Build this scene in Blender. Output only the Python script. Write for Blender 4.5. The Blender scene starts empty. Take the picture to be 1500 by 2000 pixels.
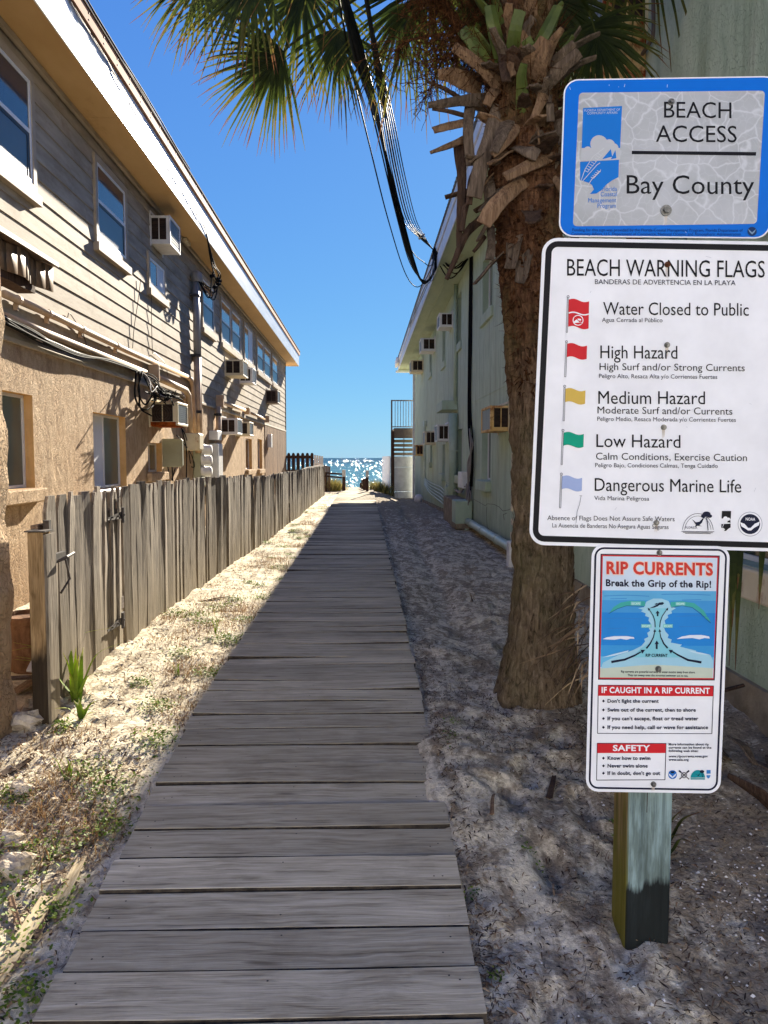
import bpy, math, random
import numpy as np
from mathutils import Vector as V
R = math.radians
random.seed(7)
rng = np.random.default_rng(7)
scene = bpy.context.scene
COL = scene.collection

# ------------------------------------------------------------------ camera
FPX = 1503.0
YAW, PITCH, EYE = R(1.41), R(4.03), 1.55
cam_d = bpy.data.cameras.new('camera'); cam = bpy.data.objects.new('camera', cam_d); COL.objects.link(cam)
cam_d.sensor_fit = 'VERTICAL'; cam_d.sensor_height = 36.0; cam_d.lens = 36.0 * FPX / 2000.0
cam_d.clip_start = 0.05; cam_d.clip_end = 30000
cam.location = (0, 0, EYE); cam.rotation_euler = (R(90) - PITCH, 0, -YAW)
scene.camera = cam
# ------------------------------------------------------------------ light
SUN_EL, SUN_AZ = 22.3, 10.0
w = bpy.data.worlds.new('World'); scene.world = w; w.use_nodes = True
wn = w.node_tree; bg = wn.nodes['Background']
sky = wn.nodes.new('ShaderNodeTexSky'); sky.sky_type = 'NISHITA'; sky.sun_disc = False
sky.sun_elevation = R(SUN_EL); sky.sun_rotation = R(SUN_AZ)
sky.air_density = 1.0; sky.dust_density = 0.05; sky.ozone_density = 3.0; sky.altitude = 0
# clear-day colour of the sky: per-channel response of the Nishita radiance
sp_ = wn.nodes.new('ShaderNodeSeparateColor'); cb_ = wn.nodes.new('ShaderNodeCombineColor'); wn.links.new(sky.outputs[0], sp_.inputs[0])
for i_, (p_, g_) in enumerate(((.66, .160), (.60, .355), (.25, 1.22))):
    a_ = wn.nodes.new('ShaderNodeMath'); a_.operation = 'POWER'; a_.inputs[1].default_value = p_; m_ = wn.nodes.new('ShaderNodeMath'); m_.operation = 'MULTIPLY'; m_.inputs[1].default_value = g_
    wn.links.new(sp_.outputs[i_], a_.inputs[0]); wn.links.new(a_.outputs[0], m_.inputs[0]); wn.links.new(m_.outputs[0], cb_.inputs[i_])
wn.links.new(cb_.outputs[0], bg.inputs[0])
bg.inputs[1].default_value = 0.08
sd = bpy.data.lights.new('sun', 'SUN'); so = bpy.data.objects.new('sun', sd); COL.objects.link(so)
sd.energy = 3.0; sd.angle = R(0.5); sd.color = (1.0, 0.90, 0.74)
sdir = V((math.sin(R(SUN_AZ)) * math.cos(R(SUN_EL)), math.cos(R(SUN_AZ)) * math.cos(R(SUN_EL)), math.sin(R(SUN_EL))))
so.rotation_euler = sdir.to_track_quat('Z', 'Y').to_euler(); so.location = (0, 0, 30)
vs = scene.view_settings; vs.view_transform = 'Standard'; vs.look = 'None'; vs.gamma = 1; vs.use_curve_mapping = False
vs.exposure = 2.45
scene.cycles.max_bounces = 6; scene.cycles.transparent_max_bounces = 8
scene.cycles.caustics_reflective = False; scene.cycles.caustics_refractive = False

# ------------------------------------------------------------------ measuring helpers (where sight lines meet real planes)
Fw = V((math.sin(YAW) * math.cos(PITCH), math.cos(YAW) * math.cos(PITCH), -math.sin(PITCH)))
Rt = V((math.cos(YAW), -math.sin(YAW), 0)); Up = Rt.cross(Fw)
EYEV = V((0, 0, EYE))
def ray(x, y): return Fw + Rt * ((x - 750) / FPX) + Up * ((1000 - y) / FPX)
def onX(x, y, X): d = ray(x, y); return EYEV + d * (X / d.x)
def onY(x, y, Y): d = ray(x, y); return EYEV + d * (Y / d.y)
def onZ(x, y, Z): d = ray(x, y); return EYEV + d * ((Z - EYE) / d.z)
def C(r, g, b):
    f = lambda c: ((c / 255 + 0.055) / 1.055) ** 2.4 if c > 10 else c / 255 / 12.92
    return (f(r), f(g), f(b), 1)

# ------------------------------------------------------------------ mesh builder
class MB:
    def __init__(s): s.v = []; s.f = []; s.a = []; s.mi = []
    def face(s, pts, var=0.5, mi=0):
        n = len(s.v); s.v.extend([tuple(p) for p in pts]); s.f.append(tuple(range(n, n + len(pts)))); s.a.append(var); s.mi.append(mi)
    def raw(s, vs, fs, var=0.5, mi=0):
        n = len(s.v); s.v.extend([tuple(p) for p in vs])
        for k, f in enumerate(fs):
            s.f.append(tuple(i + n for i in f)); s.a.append(var if not isinstance(var, list) else var[k]); s.mi.append(mi)
    def box(s, x0, x1, y0, y1, z0, z1, var=0.5, mi=0):
        x0, x1 = min(x0, x1), max(x0, x1); y0, y1 = min(y0, y1), max(y0, y1); z0, z1 = min(z0, z1), max(z0, z1)
        vs_ = [(x0,y0,z0),(x1,y0,z0),(x1,y1,z0),(x0,y1,z0),(x0,y0,z1),(x1,y0,z1),(x1,y1,z1),(x0,y1,z1)]
        s.raw(vs_, [(0,3,2,1),(4,5,6,7),(0,1,5,4),(1,2,6,5),(2,3,7,6),(3,0,4,7)], var, mi)
    def hexa(s, b, t, var=0.5, mi=0):
        s.raw(list(b) + list(t), [(0,3,2,1),(4,5,6,7),(0,1,5,4),(1,2,6,5),(2,3,7,6),(3,0,4,7)], var, mi)
    def tube(s, pts, r, n=8, var=0.5, mi=0, cap=True):
        pts = [V(p) for p in pts]; m = len(pts); rs = r if isinstance(r, (list, tuple)) else [r] * m
        base = len(s.v); prev = None
        for i, p in enumerate(pts):
            d = (pts[min(i + 1, m - 1)] - pts[max(i - 1, 0)])
            d = d.normalized() if d.length > 1e-9 else V((0, 0, 1))
            if prev is None:
                a = V((0, 0, 1)) if abs(d.z) < .9 else V((1, 0, 0)); u = d.cross(a).normalized()
            else:
                u = (prev - d * prev.dot(d)); u = u.normalized() if u.length > 1e-6 else d.orthogonal().normalized()
            prev = u; w_ = d.cross(u)
            for k in range(n):
                t = 2 * math.pi * k / n; s.v.append(tuple(p + (u * math.cos(t) + w_ * math.sin(t)) * rs[i]))
        for i in range(m - 1):
            for k in range(n):
                k2 = (k + 1) % n
                s.f.append((base+i*n+k, base+i*n+k2, base+(i+1)*n+k2, base+(i+1)*n+k)); s.a.append(var); s.mi.append(mi)
        if cap:
            s.f.append(tuple(base + k for k in range(n))[::-1]); s.a.append(var); s.mi.append(mi)
            s.f.append(tuple(base + (m-1)*n + k for k in range(n))); s.a.append(var); s.mi.append(mi)
    def strap(s, pts, ws, th, wdir=None, var=0.5, mi=0, grad=False):
        """flat tapering strap along pts; wdir = vector across the thickness"""
        pts = [V(p) for p in pts]; m = len(pts); base = len(s.v); nd = V(wdir or (0, 1, 0))
        for i, p in enumerate(pts):
            d = (pts[min(i+1, m-1)] - pts[max(i-1, 0)]).normalized()
            u = d.cross(nd); u = u.normalized() if u.length > 1e-5 else V((1, 0, 0)); n_ = u.cross(d).normalized()
            h = ws[i] / 2
            for a, b in ((-1, -.25), (0, -1), (1, -.25), (1, .6), (0, .2), (-1, .6)):
                s.v.append(tuple(p + u * (a * h) + n_ * (b * th)))
        for i in range(m - 1):
            for k in range(6):
                k2 = (k + 1) % 6
                s.f.append((base+i*6+k, base+i*6+k2, base+(i+1)*6+k2, base+(i+1)*6+k)); s.a.append(var if not grad else i/(m-1)); s.mi.append(mi)
        s.f.append(tuple(base + k for k in range(6))[::-1]); s.a.append(var); s.mi.append(mi)
        s.f.append(tuple(base + (m-1)*6 + k for k in range(6))); s.a.append(var if not grad else 1); s.mi.append(mi)
    def lathe(s, c, prof, n=20, var=0.5, mi=0):
        base = len(s.v); c = V(c)
        for (r, z) in prof:
            for k in range(n):
                t = 2*math.pi*k/n; s.v.append((c.x + r*math.cos(t), c.y + r*math.sin(t), c.z + z))
        for i in range(len(prof)-1):
            for k in range(n):
                k2 = (k+1) % n
                s.f.append((base+i*n+k, base+i*n+k2, base+(i+1)*n+k2, base+(i+1)*n+k)); s.a.append(var); s.mi.append(mi)
        s.f.append(tuple(base+(len(prof)-1)*n+k for k in range(n))); s.a.append(var); s.mi.append(mi)
    def build(s, name, mats, parent=None, smooth=False, bevel=0, origin=None, seg=1):
        me = bpy.data.meshes.new(name)
        if parent is not None:
            o0 = V((0, 0, 0)); q = parent
            while q is not None: o0 = o0 + V(q.location); q = q.parent
        elif origin is not None: o0 = V(origin)
        else:
            A = np.array(s.v); o0 = V(((A[:,0].min()+A[:,0].max())/2, (A[:,1].min()+A[:,1].max())/2, A[:,2].min()))
        vv = (np.array(s.v, dtype=float) - np.array(o0)).tolist()
        me.from_pydata(vv, [], s.f)
        for m_ in (mats if isinstance(mats, (list, tuple)) else [mats]): me.materials.append(m_)
        at = me.attributes.new('var', 'FLOAT', 'FACE'); at.data.foreach_set('value', np.array(s.a, dtype=np.float32))
        me.polygons.foreach_set('material_index', np.array(s.mi, dtype=np.int32))
        if smooth: me.polygons.foreach_set('use_smooth', np.ones(len(s.f), dtype=bool))
        me.update()
        ob = bpy.data.objects.new(name, me); COL.objects.link(ob)
        if parent is not None: ob.parent = parent
        else: ob.location = o0
        if bevel:
            b = ob.modifiers.new('bevel', 'BEVEL'); b.width = bevel; b.segments = seg; b.limit_method = 'ANGLE'; b.angle_limit = R(40)
        return ob
def tag(o, label=None, cat=None, group=None, kind=None):
    if label: o['label'] = label
    if cat: o['category'] = cat
    if group: o['group'] = group
    if kind: o['kind'] = kind
    return o
def thing(name, loc, label, cat, group=None):
    o = bpy.data.objects.new(name, None); o.empty_display_size = .1; o.location = loc; COL.objects.link(o)
    return tag(o, label, cat, group)
def spline(pts, n=8):
    pts = [V(p) for p in pts]; out = []
    P = [pts[0]*2-pts[1]] + pts + [pts[-1]*2-pts[-2]]
    for i in range(1, len(P)-2):
        a, b, c, d = P[i-1], P[i], P[i+1], P[i+2]
        for k in range(n):
            t = k/n
            out.append(.5*((2*b)+(c-a)*t+(2*a-5*b+4*c-d)*t*t+(3*b-a-3*c+d)*t**3))
    out.append(pts[-1]); return out

# ------------------------------------------------------------------ materials
def N(nt, typ, **kw):
    n = nt.nodes.new(typ)
    for k, v_ in kw.items():
        if k in n.inputs.keys() if hasattr(n.inputs, 'keys') else False: n.inputs[k].default_value = v_
        else: setattr(n, k, v_)
    return n
def base_mat(name, rough=.8, spec=.25, metal=0):
    m = bpy.data.materials.new(name); m.use_nodes = True; nt = m.node_tree; b = nt.nodes['Principled BSDF']
    b.inputs['Roughness'].default_value = rough; b.inputs['Specular IOR Level'].default_value = spec; b.inputs['Metallic'].default_value = metal
    return m, nt, b
def coords(nt, scale, varoff=True, warp=0):
    g = N(nt, 'ShaderNodeNewGeometry'); mp = N(nt, 'ShaderNodeMapping'); mp.inputs['Scale'].default_value = scale
    if varoff:
        at = N(nt, 'ShaderNodeAttribute', attribute_name='var'); sc = N(nt, 'ShaderNodeVectorMath', operation='SCALE')
        cb = N(nt, 'ShaderNodeCombineXYZ')
        for i in range(3): nt.links.new(at.outputs['Fac'], cb.inputs[i])
        nt.links.new(cb.outputs[0], sc.inputs[0]); sc.inputs['Scale'].default_value = 37.0
        ad = N(nt, 'ShaderNodeVectorMath', operation='ADD'); nt.links.new(g.outputs['Position'], ad.inputs[0]); nt.links.new(sc.outputs[0], ad.inputs[1])
        nt.links.new(ad.outputs[0], mp.inputs[0])
        if warp:
            wn_ = N(nt, 'ShaderNodeTexNoise'); wn_.inputs['Scale'].default_value = 3.2; wn_.inputs['Detail'].default_value = 2; nt.links.new(ad.outputs[0], wn_.inputs['Vector'])
            ws_ = N(nt, 'ShaderNodeVectorMath', operation='SCALE'); ws_.inputs['Scale'].default_value = warp*2; nt.links.new(wn_.outputs['Color'], ws_.inputs[0])
            w2_ = N(nt, 'ShaderNodeVectorMath', operation='ADD'); nt.links.new(ad.outputs[0], w2_.inputs[0]); nt.links.new(ws_.outputs[0], w2_.inputs[1]); nt.links.new(w2_.outputs[0], mp.inputs[0])
    else: nt.links.new(g.outputs['Position'], mp.inputs[0])
    return mp.outputs[0]
def noise(nt, vec, scale=1, detail=4, rough=.6, dist=0):
    n = N(nt, 'ShaderNodeTexNoise'); n.inputs['Scale'].default_value = scale; n.inputs['Detail'].default_value = detail
    n.inputs['Roughness'].default_value = rough; n.inputs['Distortion'].default_value = dist; nt.links.new(vec, n.inputs['Vector']); return n.outputs['Fac']
def ramp(nt, fac, stops):
    r = N(nt, 'ShaderNodeValToRGB'); e = r.color_ramp.elements
    while len(e) < len(stops): e.new(.5)
    for i, (p, c) in enumerate(stops): e[i].position = p; e[i].color = c if len(c) == 4 else (*c, 1)
    nt.links.new(fac, r.inputs[0]); return r.outputs[0]
def mixc(nt, fac, a, b, mode='MIX'):
    m = N(nt, 'ShaderNodeMix', data_type='RGBA', blend_type=mode)
    for sock, val in ((m.inputs[0], fac), (m.inputs[6], a), (m.inputs[7], b)):
        if hasattr(val, 'is_linked') or hasattr(val, 'links'): nt.links.new(val, sock)
        else: sock.default_value = val
    return m.outputs[2]
def math_(nt, op, a, b=None, clamp=False):
    m = N(nt, 'ShaderNodeMath', operation=op, use_clamp=clamp)
    for sock, val in ((m.inputs[0], a), (m.inputs[1], b)):
        if val is None: continue
        if hasattr(val, 'links'): nt.links.new(val, sock)
        else: sock.default_value = val
    return m.outputs[0]
def bump(nt, b, h, strength=.5, dist=.01):
    n = N(nt, 'ShaderNodeBump'); n.inputs['Strength'].default_value = strength; n.inputs['Distance'].default_value = dist
    nt.links.new(h, n.inputs['Height']); nt.links.new(n.outputs[0], b.inputs['Normal']); return n
def mk(name, c1, c2, scale=(4,4,4), rough=.75, spec=.25, bs=.3, bd=.004, bscale=6, metal=0, lo=.35, hi=.68, c3=None, varamt=0, stain=None):
    """two or three tones broken up by noise, with a matching bump"""
    m, nt, b = base_mat(name, rough, spec, metal)
    v = coords(nt, scale); n = noise(nt, v, 1, 5, .6)
    st = [(lo, c1), (hi, c2)]
    if c3: st = [(lo-.1, c3)] + st
    col = ramp(nt, n, st)
    if varamt:
        at = N(nt, 'ShaderNodeAttribute', attribute_name='var')
        f = math_(nt, 'MULTIPLY_ADD', at.outputs['Fac'], varamt); f.node.inputs[2].default_value = 1 - varamt/2
        cb = N(nt, 'ShaderNodeCombineXYZ')
        for i in range(3): nt.links.new(f, cb.inputs[i])
        col = mixc(nt, 1.0, col, cb.outputs[0], 'MULTIPLY')
    if stain:
        v2 = coords(nt, stain[1]); n2 = noise(nt, v2, 1, 6, .7)
        mk_ = ramp(nt, n2, [(stain[2], (0,0,0,1)), (stain[3], (1,1,1,1))])
        col = mixc(nt, mk_, col, stain[0])
    nt.links.new(col, b.inputs['Base Color'])
    if bs: bump(nt, b, noise(nt, v, bscale, 4, .6), bs, bd)
    return m
def plain(name, c, rough=.6, spec=.3, metal=0):
    d = tuple(x*.86 for x in c[:3]) + (1,)
    return mk(name, d, c, (3,3,3), rough, spec, .08, .002, 12, metal)

def wood(name, along, tones, rough=.85, grain=1.0, varamt=.5, extra=None, bd=.004):
    """weathered wood, grain running along axis 0/1/2; tones dark->light"""
    m, nt, b = base_mat(name, rough, .15)
    sc = [48.0]*3; sc[along] = 2.0
    v = coords(nt, sc, warp=.030); n = noise(nt, v, 1, 6, .62, .3)
    sc2 = [210.0]*3; sc2[along] = 5.0
    n2 = noise(nt, coords(nt, sc2), 1, 3, .6)
    sc3 = [5.0]*3; sc3[along] = 1.5
    n3 = noise(nt, coords(nt, sc3), 1, 3, .5)
    mixn = math_(nt, 'ADD', math_(nt, 'MULTIPLY', n, .62), math_(nt, 'MULTIPLY', n2, .38))
    k = len(tones)-1
    col = ramp(nt, mixn, [(.34 + .32*i/k, t) for i, t in enumerate(tones)])
    big = ramp(nt, n3, [(.3, (.82,.82,.82,1)), (.7, (1.08,1.08,1.08,1))])
    col = mixc(nt, 1.0, col, big, 'MULTIPLY')
    if varamt:
        at = N(nt, 'ShaderNodeAttribute', attribute_name='var')
        f = math_(nt, 'MULTIPLY_ADD', at.outputs['Fac'], varamt); f.node.inputs[2].default_value = 1 - varamt/2
        cb = N(nt, 'ShaderNodeCombineXYZ')
        for i in range(3): nt.links.new(f, cb.inputs[i])
        col = mixc(nt, 1.0, col, cb.outputs[0], 'MULTIPLY')
    if extra: col = extra(nt, col)
    nt.links.new(col, b.inputs['Base Color'])
    bump(nt, b, mixn, .9*grain, bd)
    return m
def sepz(nt):
    g = N(nt, 'ShaderNodeNewGeometry'); s_ = N(nt, 'ShaderNodeSeparateXYZ'); nt.links.new(g.outputs['Position'], s_.inputs[0]); return s_.outputs

M = {}
def board_extra(nt, col):
    v = coords(nt, (1.3,6.5,6.5), True, .02); vo = N(nt, 'ShaderNodeTexVoronoi', feature='F1'); vo.inputs['Scale'].default_value = 1; nt.links.new(v, vo.inputs['Vector'])
    k = ramp(nt, vo.outputs['Distance'], [(.03, (1,1,1,1)), (.085, (0,0,0,1))]); col = mixc(nt, math_(nt, 'MULTIPLY', k, .6), col, C(70,56,44))
    dirt = ramp(nt, noise(nt, coords(nt, (3,3,3), False), 1, 6, .7), [(.5, (0,0,0,1)), (.72, (1,1,1,1))]); col = mixc(nt, math_(nt, 'MULTIPLY', dirt, .35), col, C(112,98,78))
    cr = ramp(nt, noise(nt, coords(nt, (1.1,120,120), True, .01), 1, 2), [(.27, (1,1,1,1)), (.33, (0,0,0,1))]); return mixc(nt, math_(nt, 'MULTIPLY', cr, .7), col, C(58,50,44))
M['board'] = wood('weathered_board', 0, [C(126,113,91), C(180,167,140), C(202,189,161), C(218,206,179)], .9, .8, .42, board_extra, bd=.004)
def fence_extra(nt, col):
    z = sepz(nt)[2]; n = noise(nt, coords(nt, (2,2,1.2)), 1.5, 4)
    f = math_(nt, 'SUBTRACT', 1.0, math_(nt, 'MULTIPLY', math_(nt, 'SUBTRACT', math_(nt, 'ADD', z, math_(nt, 'MULTIPLY', n, .55)), .62), 2.2, True), True)
    return mixc(nt, math_(nt, 'MULTIPLY', f, .55), col, C(122,110,86))
M['fence'] = wood('fence_wood', 2, [C(54,49,44), C(108,100,90), C(144,134,121), C(174,164,149)], .9, 1.3, .5, fence_extra, .006)
def post_extra(nt, col):
    z = sepz(nt)[2]; n = noise(nt, coords(nt, (14,14,5)), 1, 4)
    f = math_(nt, 'SUBTRACT', 1.0, math_(nt, 'MULTIPLY', math_(nt, 'SUBTRACT', math_(nt, 'ADD', z, math_(nt, 'MULTIPLY', n, .22)), .62), 9, True), True)
    return mixc(nt, math_(nt, 'MULTIPLY', f, .93), col, C(30,26,23))
M['gatepost'] = wood('gate_post_wood', 2, [C(98,76,48), C(160,132,94), C(190,164,124)], .85, 1, .2, post_extra)
def signpost_extra(nt, col):
    g = N(nt, 'ShaderNodeNewGeometry'); sp = N(nt, 'ShaderNodeSeparateXYZ'); nt.links.new(g.outputs['Position'], sp.inputs[0])
    nn = N(nt, 'ShaderNodeSeparateXYZ'); nt.links.new(g.outputs['Normal'], nn.inputs[0])
    n = noise(nt, coords(nt, (22,22,3.2)), 1, 5, .65); big = noise(nt, coords(nt, (4,4,1.4)), 1.3, 3)
    paint = ramp(nt, math_(nt, 'ADD', math_(nt, 'MULTIPLY', n, .6), math_(nt, 'MULTIPLY', big, .4)), [(.47, (0,0,0,1)), (.56, (1,1,1,1))])
    front = math_(nt, 'GREATER_THAN', math_(nt, 'MULTIPLY', nn.outputs[1], -1), .6)
    col = mixc(nt, front, col, C(104,120,116))
    col = mixc(nt, math_(nt, 'MULTIPLY', math_(nt, 'MULTIPLY', paint, front), .8), col, C(148,172,172))
    gr = ramp(nt, noise(nt, coords(nt, (60,60,2.2)), 1, 4, .6), [(.36, (.55,.55,.55,1)), (.55, (1,1,1,1))])
    col = mixc(nt, 1.0, col, gr, 'MULTIPLY')
    left = math_(nt, 'GREATER_THAN', math_(nt, 'MULTIPLY', nn.outputs[0], -1), .6)
    zz = math_(nt, 'SUBTRACT', .62, sp.outputs[2]); moss = ramp(nt, math_(nt, 'ADD', math_(nt, 'MULTIPLY', zz, 1.1), n), [(.55, (0,0,0,1)), (.95, (1,1,1,1))])
    col = mixc(nt, math_(nt, 'MULTIPLY', math_(nt, 'MULTIPLY', moss, left), .8), col, C(98,96,18))
    edge = math_(nt, 'ADD', sp.outputs[2], math_(nt, 'MULTIPLY', n, .16))
    blk = math_(nt, 'SUBTRACT', 1.0, math_(nt, 'MULTIPLY', math_(nt, 'SUBTRACT', edge, .285), 40, True), True); blk = math_(nt, 'MULTIPLY', blk, front)
    return mixc(nt, math_(nt, 'MULTIPLY', blk, .95), col, C(22,24,24))
M['signpost'] = wood('sign_post_wood', 2, [C(84,66,42), C(140,116,80), C(168,146,108)], .8, 1, 0, signpost_extra)
M['dark_wood'] = wood('dark_brown_wood', 2, [C(40,30,26), C(74,56,48), C(96,76,66)], .85, .7, .4)
M['slat_wood'] = wood('slat_wood', 2, [C(96,72,52), C(150,122,96), C(176,148,122)], .85, .7, .4)
M['grey_wood'] = wood('grey_rail_wood', 1, [C(70,62,58), C(116,104,96), C(140,130,120)], .85, .7, .3)
M['siding'] = mk('tan_lap_siding', C(150,137,118), C(181,168,148), (2.6,1.6,9), .75, .15, .4, .003, 5, varamt=.16, stain=(C(132,117,96), (3.5,2.2,5), .52, .74))
M['trim'] = mk('tan_trim_paint', C(160,146,126), C(182,167,146), (4,2,4), .65, .25, .15, .002, 8)
M['soffit'] = mk('soffit_paint', C(196,160,108), C(214,180,130), (1.2,.5,1.2), .7, .2, .1, .002, 8, stain=(C(172,132,84), (2.5,1.1,2), .6, .8))
M['fascia'] = mk('white_fascia_metal', C(205,210,212), C(235,238,238), (3,.6,6), .3, .5, .05, .002, 3, stain=(C(190,200,205), (6,1.2,12), .6, .8))
M['roof_edge'] = mk('roof_edge_board', C(168,122,92), C(196,152,120), (5,1,5), .8, .2, .3, .002, 8, stain=(C(120,70,48), (9,2,9), .58, .75))
M['roof_top'] = mk('roofing', C(60,48,42), C(92,76,66), (6,6,6), .9, .1, .5, .01, 6)
def stucco(name, c1, c2, c3, vscale, bs, bd, stain, crack=.09, grime=C(132,108,82)):
    m, nt, b = base_mat(name, .9, .15)
    v = coords(nt, vscale, False); n = noise(nt, v, 1, 6, .62, .8)
    big = noise(nt, coords(nt, (.9,.9,.7), False), 1, 4, .6)
    col = ramp(nt, n, [(.3, c1), (.5, c2), (.72, c3)])
    st = ramp(nt, big, [(.5, (0,0,0,1)), (.75, (1,1,1,1))]); col = mixc(nt, math_(nt, 'MULTIPLY', st, .6), col, stain)
    vo = N(nt, 'ShaderNodeTexVoronoi', feature='DISTANCE_TO_EDGE'); mp = N(nt, 'ShaderNodeMapping'); mp.inputs['Scale'].default_value = (9, 9, 5)
    g = N(nt, 'ShaderNodeNewGeometry'); wv = N(nt, 'ShaderNodeTexNoise'); wv.inputs['Scale'].default_value = 5; wv.inputs['Detail'].default_value = 3
    nt.links.new(g.outputs['Position'], wv.inputs['Vector']); sc_ = N(nt, 'ShaderNodeVectorMath', operation='SCALE'); sc_.inputs['Scale'].default_value = .22
    nt.links.new(wv.outputs['Color'], sc_.inputs[0]); ad = N(nt, 'ShaderNodeVectorMath', operation='ADD'); nt.links.new(g.outputs['Position'], ad.inputs[0]); nt.links.new(sc_.outputs[0], ad.inputs[1])
    nt.links.new(ad.outputs[0], mp.inputs[0]); nt.links.new(mp.outputs[0], vo.inputs['Vector'])
    cr = ramp(nt, vo.outputs['Distance'], [(0, (0,0,0,1)), (crack, (1,1,1,1))])
    h = math_(nt, 'ADD', math_(nt, 'MULTIPLY', n, .7), math_(nt, 'MULTIPLY', cr, .3))
    col = mixc(nt, math_(nt, 'MULTIPLY', math_(nt, 'SUBTRACT', 1.0, cr), .25), col, c1)
    zz = sepz(nt)[2]; drip = noise(nt, coords(nt, (5,5,.45), False), 1, 5, .65)
    col = mixc(nt, math_(nt, 'MULTIPLY', ramp(nt, drip, [(.52, (0,0,0,1)), (.72, (1,1,1,1))]), .5), col, grime)
    splash = math_(nt, 'MULTIPLY', math_(nt, 'SUBTRACT', math_(nt, 'ADD', .55, math_(nt, 'MULTIPLY', big, .9)), zz), 1.3, True)
    col = mixc(nt, math_(nt, 'MULTIPLY', splash, .5), col, grime)
    nt.links.new(col, b.inputs['Base Color']); bump(nt, b, h, bs, bd); return m
M['stucco_tan'] = stucco('tan_skip_trowel_stucco', C(168,140,108), C(200,172,138), C(212,187,154), (15,9,6.5), 1.0, .03, C(186,150,112))
M['stucco_plain'] = stucco('tan_stucco_reveal', C(206,164,104), C(222,180,122), C(228,190,134), (6,6,6), .4, .006, C(204,160,100))
M['stucco_green'] = stucco('pale_green_stucco', C(168,188,164), C(189,206,183), C(204,217,197), (12,9,2.6), .8, .02, C(176,184,156), .03, C(122,132,104))
M['green_paint'] = mk('green_painted_metal', C(152,172,150), C(178,194,173), (3,3,2), .6, .3, .15, .002, 9, stain=(C(150,140,108), (3,3,1.2), .6, .75))
M['green_soffit'] = mk('green_soffit_paint', C(160,174,148), C(180,192,166), (2,.5,2), .75, .2, .1, .002, 8, stain=(C(150,146,104), (2.5,.9,2), .55, .8))
M['concrete'] = mk('footing_concrete', C(120,108,90), C(160,148,128), (6,6,6), .95, .1, .6, .01, 6)
M['white'] = mk('white_paint', C(205,205,203), C(228,228,226), (4,4,4), .5, .3, .06, .002, 9, stain=(C(170,162,148), (5,5,2), .66, .85))
M['added_house'] = mk('bounce_house_paint', C(226,226,224), C(240,240,240), (2,2,2), .7, .2, .1, .003, 6)  # pale so the added building bounces more sunlight
M['white_frame'] = plain('white_vinyl', C(228,228,228), .35, .4)
M['cream'] = mk('cream_enamel', C(206,192,158), C(226,214,184), (4,4,4), .5, .3, .1, .002, 9, stain=(C(150,84,34), (7,7,4), .6, .72))
M['rust'] = mk('rusty_enamel', C(206,168,104), C(226,196,140), (5,5,5), .75, .2, .3, .004, 9, stain=(C(128,58,22), (6,6,6), .48, .62))
M['rust_red'] = mk('deep_rust', C(96,40,16), C(176,92,34), (12,12,12), .9, .1, .6, .004, 5)
M['louver'] = mk('dark_louver', C(34,26,22), C(64,48,40), (8,8,30), .7, .25, .5, .004, 4)
M['coil'] = mk('grey_coil_fins', C(96,106,112), C(140,148,152), (60,60,3), .45, .4, .5, .003, 4)
M['brown_metal'] = mk('brown_painted_metal', C(92,74,60), C(132,112,92), (4,4,4), .5, .35, .1, .002, 9, stain=(C(70,54,44), (4,4,3), .55, .75))
M['grey_metal'] = mk('grey_green_enamel', C(140,142,120), C(164,166,144), (2,2,2), .5, .35, .05, .002, 9, stain=(C(150,120,84), (4,4,2), .68, .85))
M['galv'] = mk('galvanised_pipe', C(120,120,122), C(156,156,158), (20,20,2), .45, .5, .05, .002, 9)
M['tan_pipe'] = mk('tan_painted_pipe', C(176,146,114), C(200,174,144), (6,3,6), .6, .35, .1, .002, 9, stain=(C(160,104,68), (6,6,3), .62, .8))
M['pvc'] = mk('pvc_pipe', C(160,176,160), C(190,202,188), (6,2,6), .4, .4, .05, .002, 9, stain=(C(126,136,118), (5,3,5), .58, .8))
M['black'] = plain('black_rubber', C(30,30,33), .45, .4)
M['cable'] = plain('black_cable', C(16,16,19), .62, .05)
M['wall_cable'] = plain('dull_black_cable', C(22,22,24), .75, .08)
M['white_cable'] = plain('pale_cable', C(150,142,138), .6, .3)
M['wire'] = plain('grey_wire', C(92,80,72), .5, .4)
M['bolt'] = mk('weathered_bolt', C(84,84,82), C(140,140,136), (60,60,60), .4, .5, .2, .001, 4, .7)
M['rustbolt'] = mk('rusted_bolt', C(70,40,24), C(120,76,44), (60,60,60), .8, .2, .4, .001, 4)
M['iron'] = mk('blackened_iron', C(34,30,28), C(78,70,66), (20,20,20), .65, .4, .4, .002, 5)
def glassm(name, c, rough=.06, spec=.9):
    m, nt, b = base_mat(name, rough, spec); v = coords(nt, (1.2,1.2,1.2))
    n = noise(nt, v, 1, 3); nt.links.new(ramp(nt, n, [(.3, tuple(x*.7 for x in c[:3])+(1,)), (.7, c)]), b.inputs['Base Color'])
    bump(nt, b, noise(nt, v, 2, 2), .05, .01); return m
M['glass'] = glassm('window_glass', C(42,60,80)); M['glass_dark'] = glassm('dark_window_glass', C(26,28,30), .1, .6)
M['screen'] = glassm('insect_screen_glass', C(72,84,94), .3, .45)
M['glass_blind'] = glassm('glass_over_blind', C(112,118,106), .16, .5)
M['curtain'] = mk('white_window_panel', C(206,208,214), C(226,228,232), (2,2,1), .5, .3, .05, .003, 3)
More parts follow.
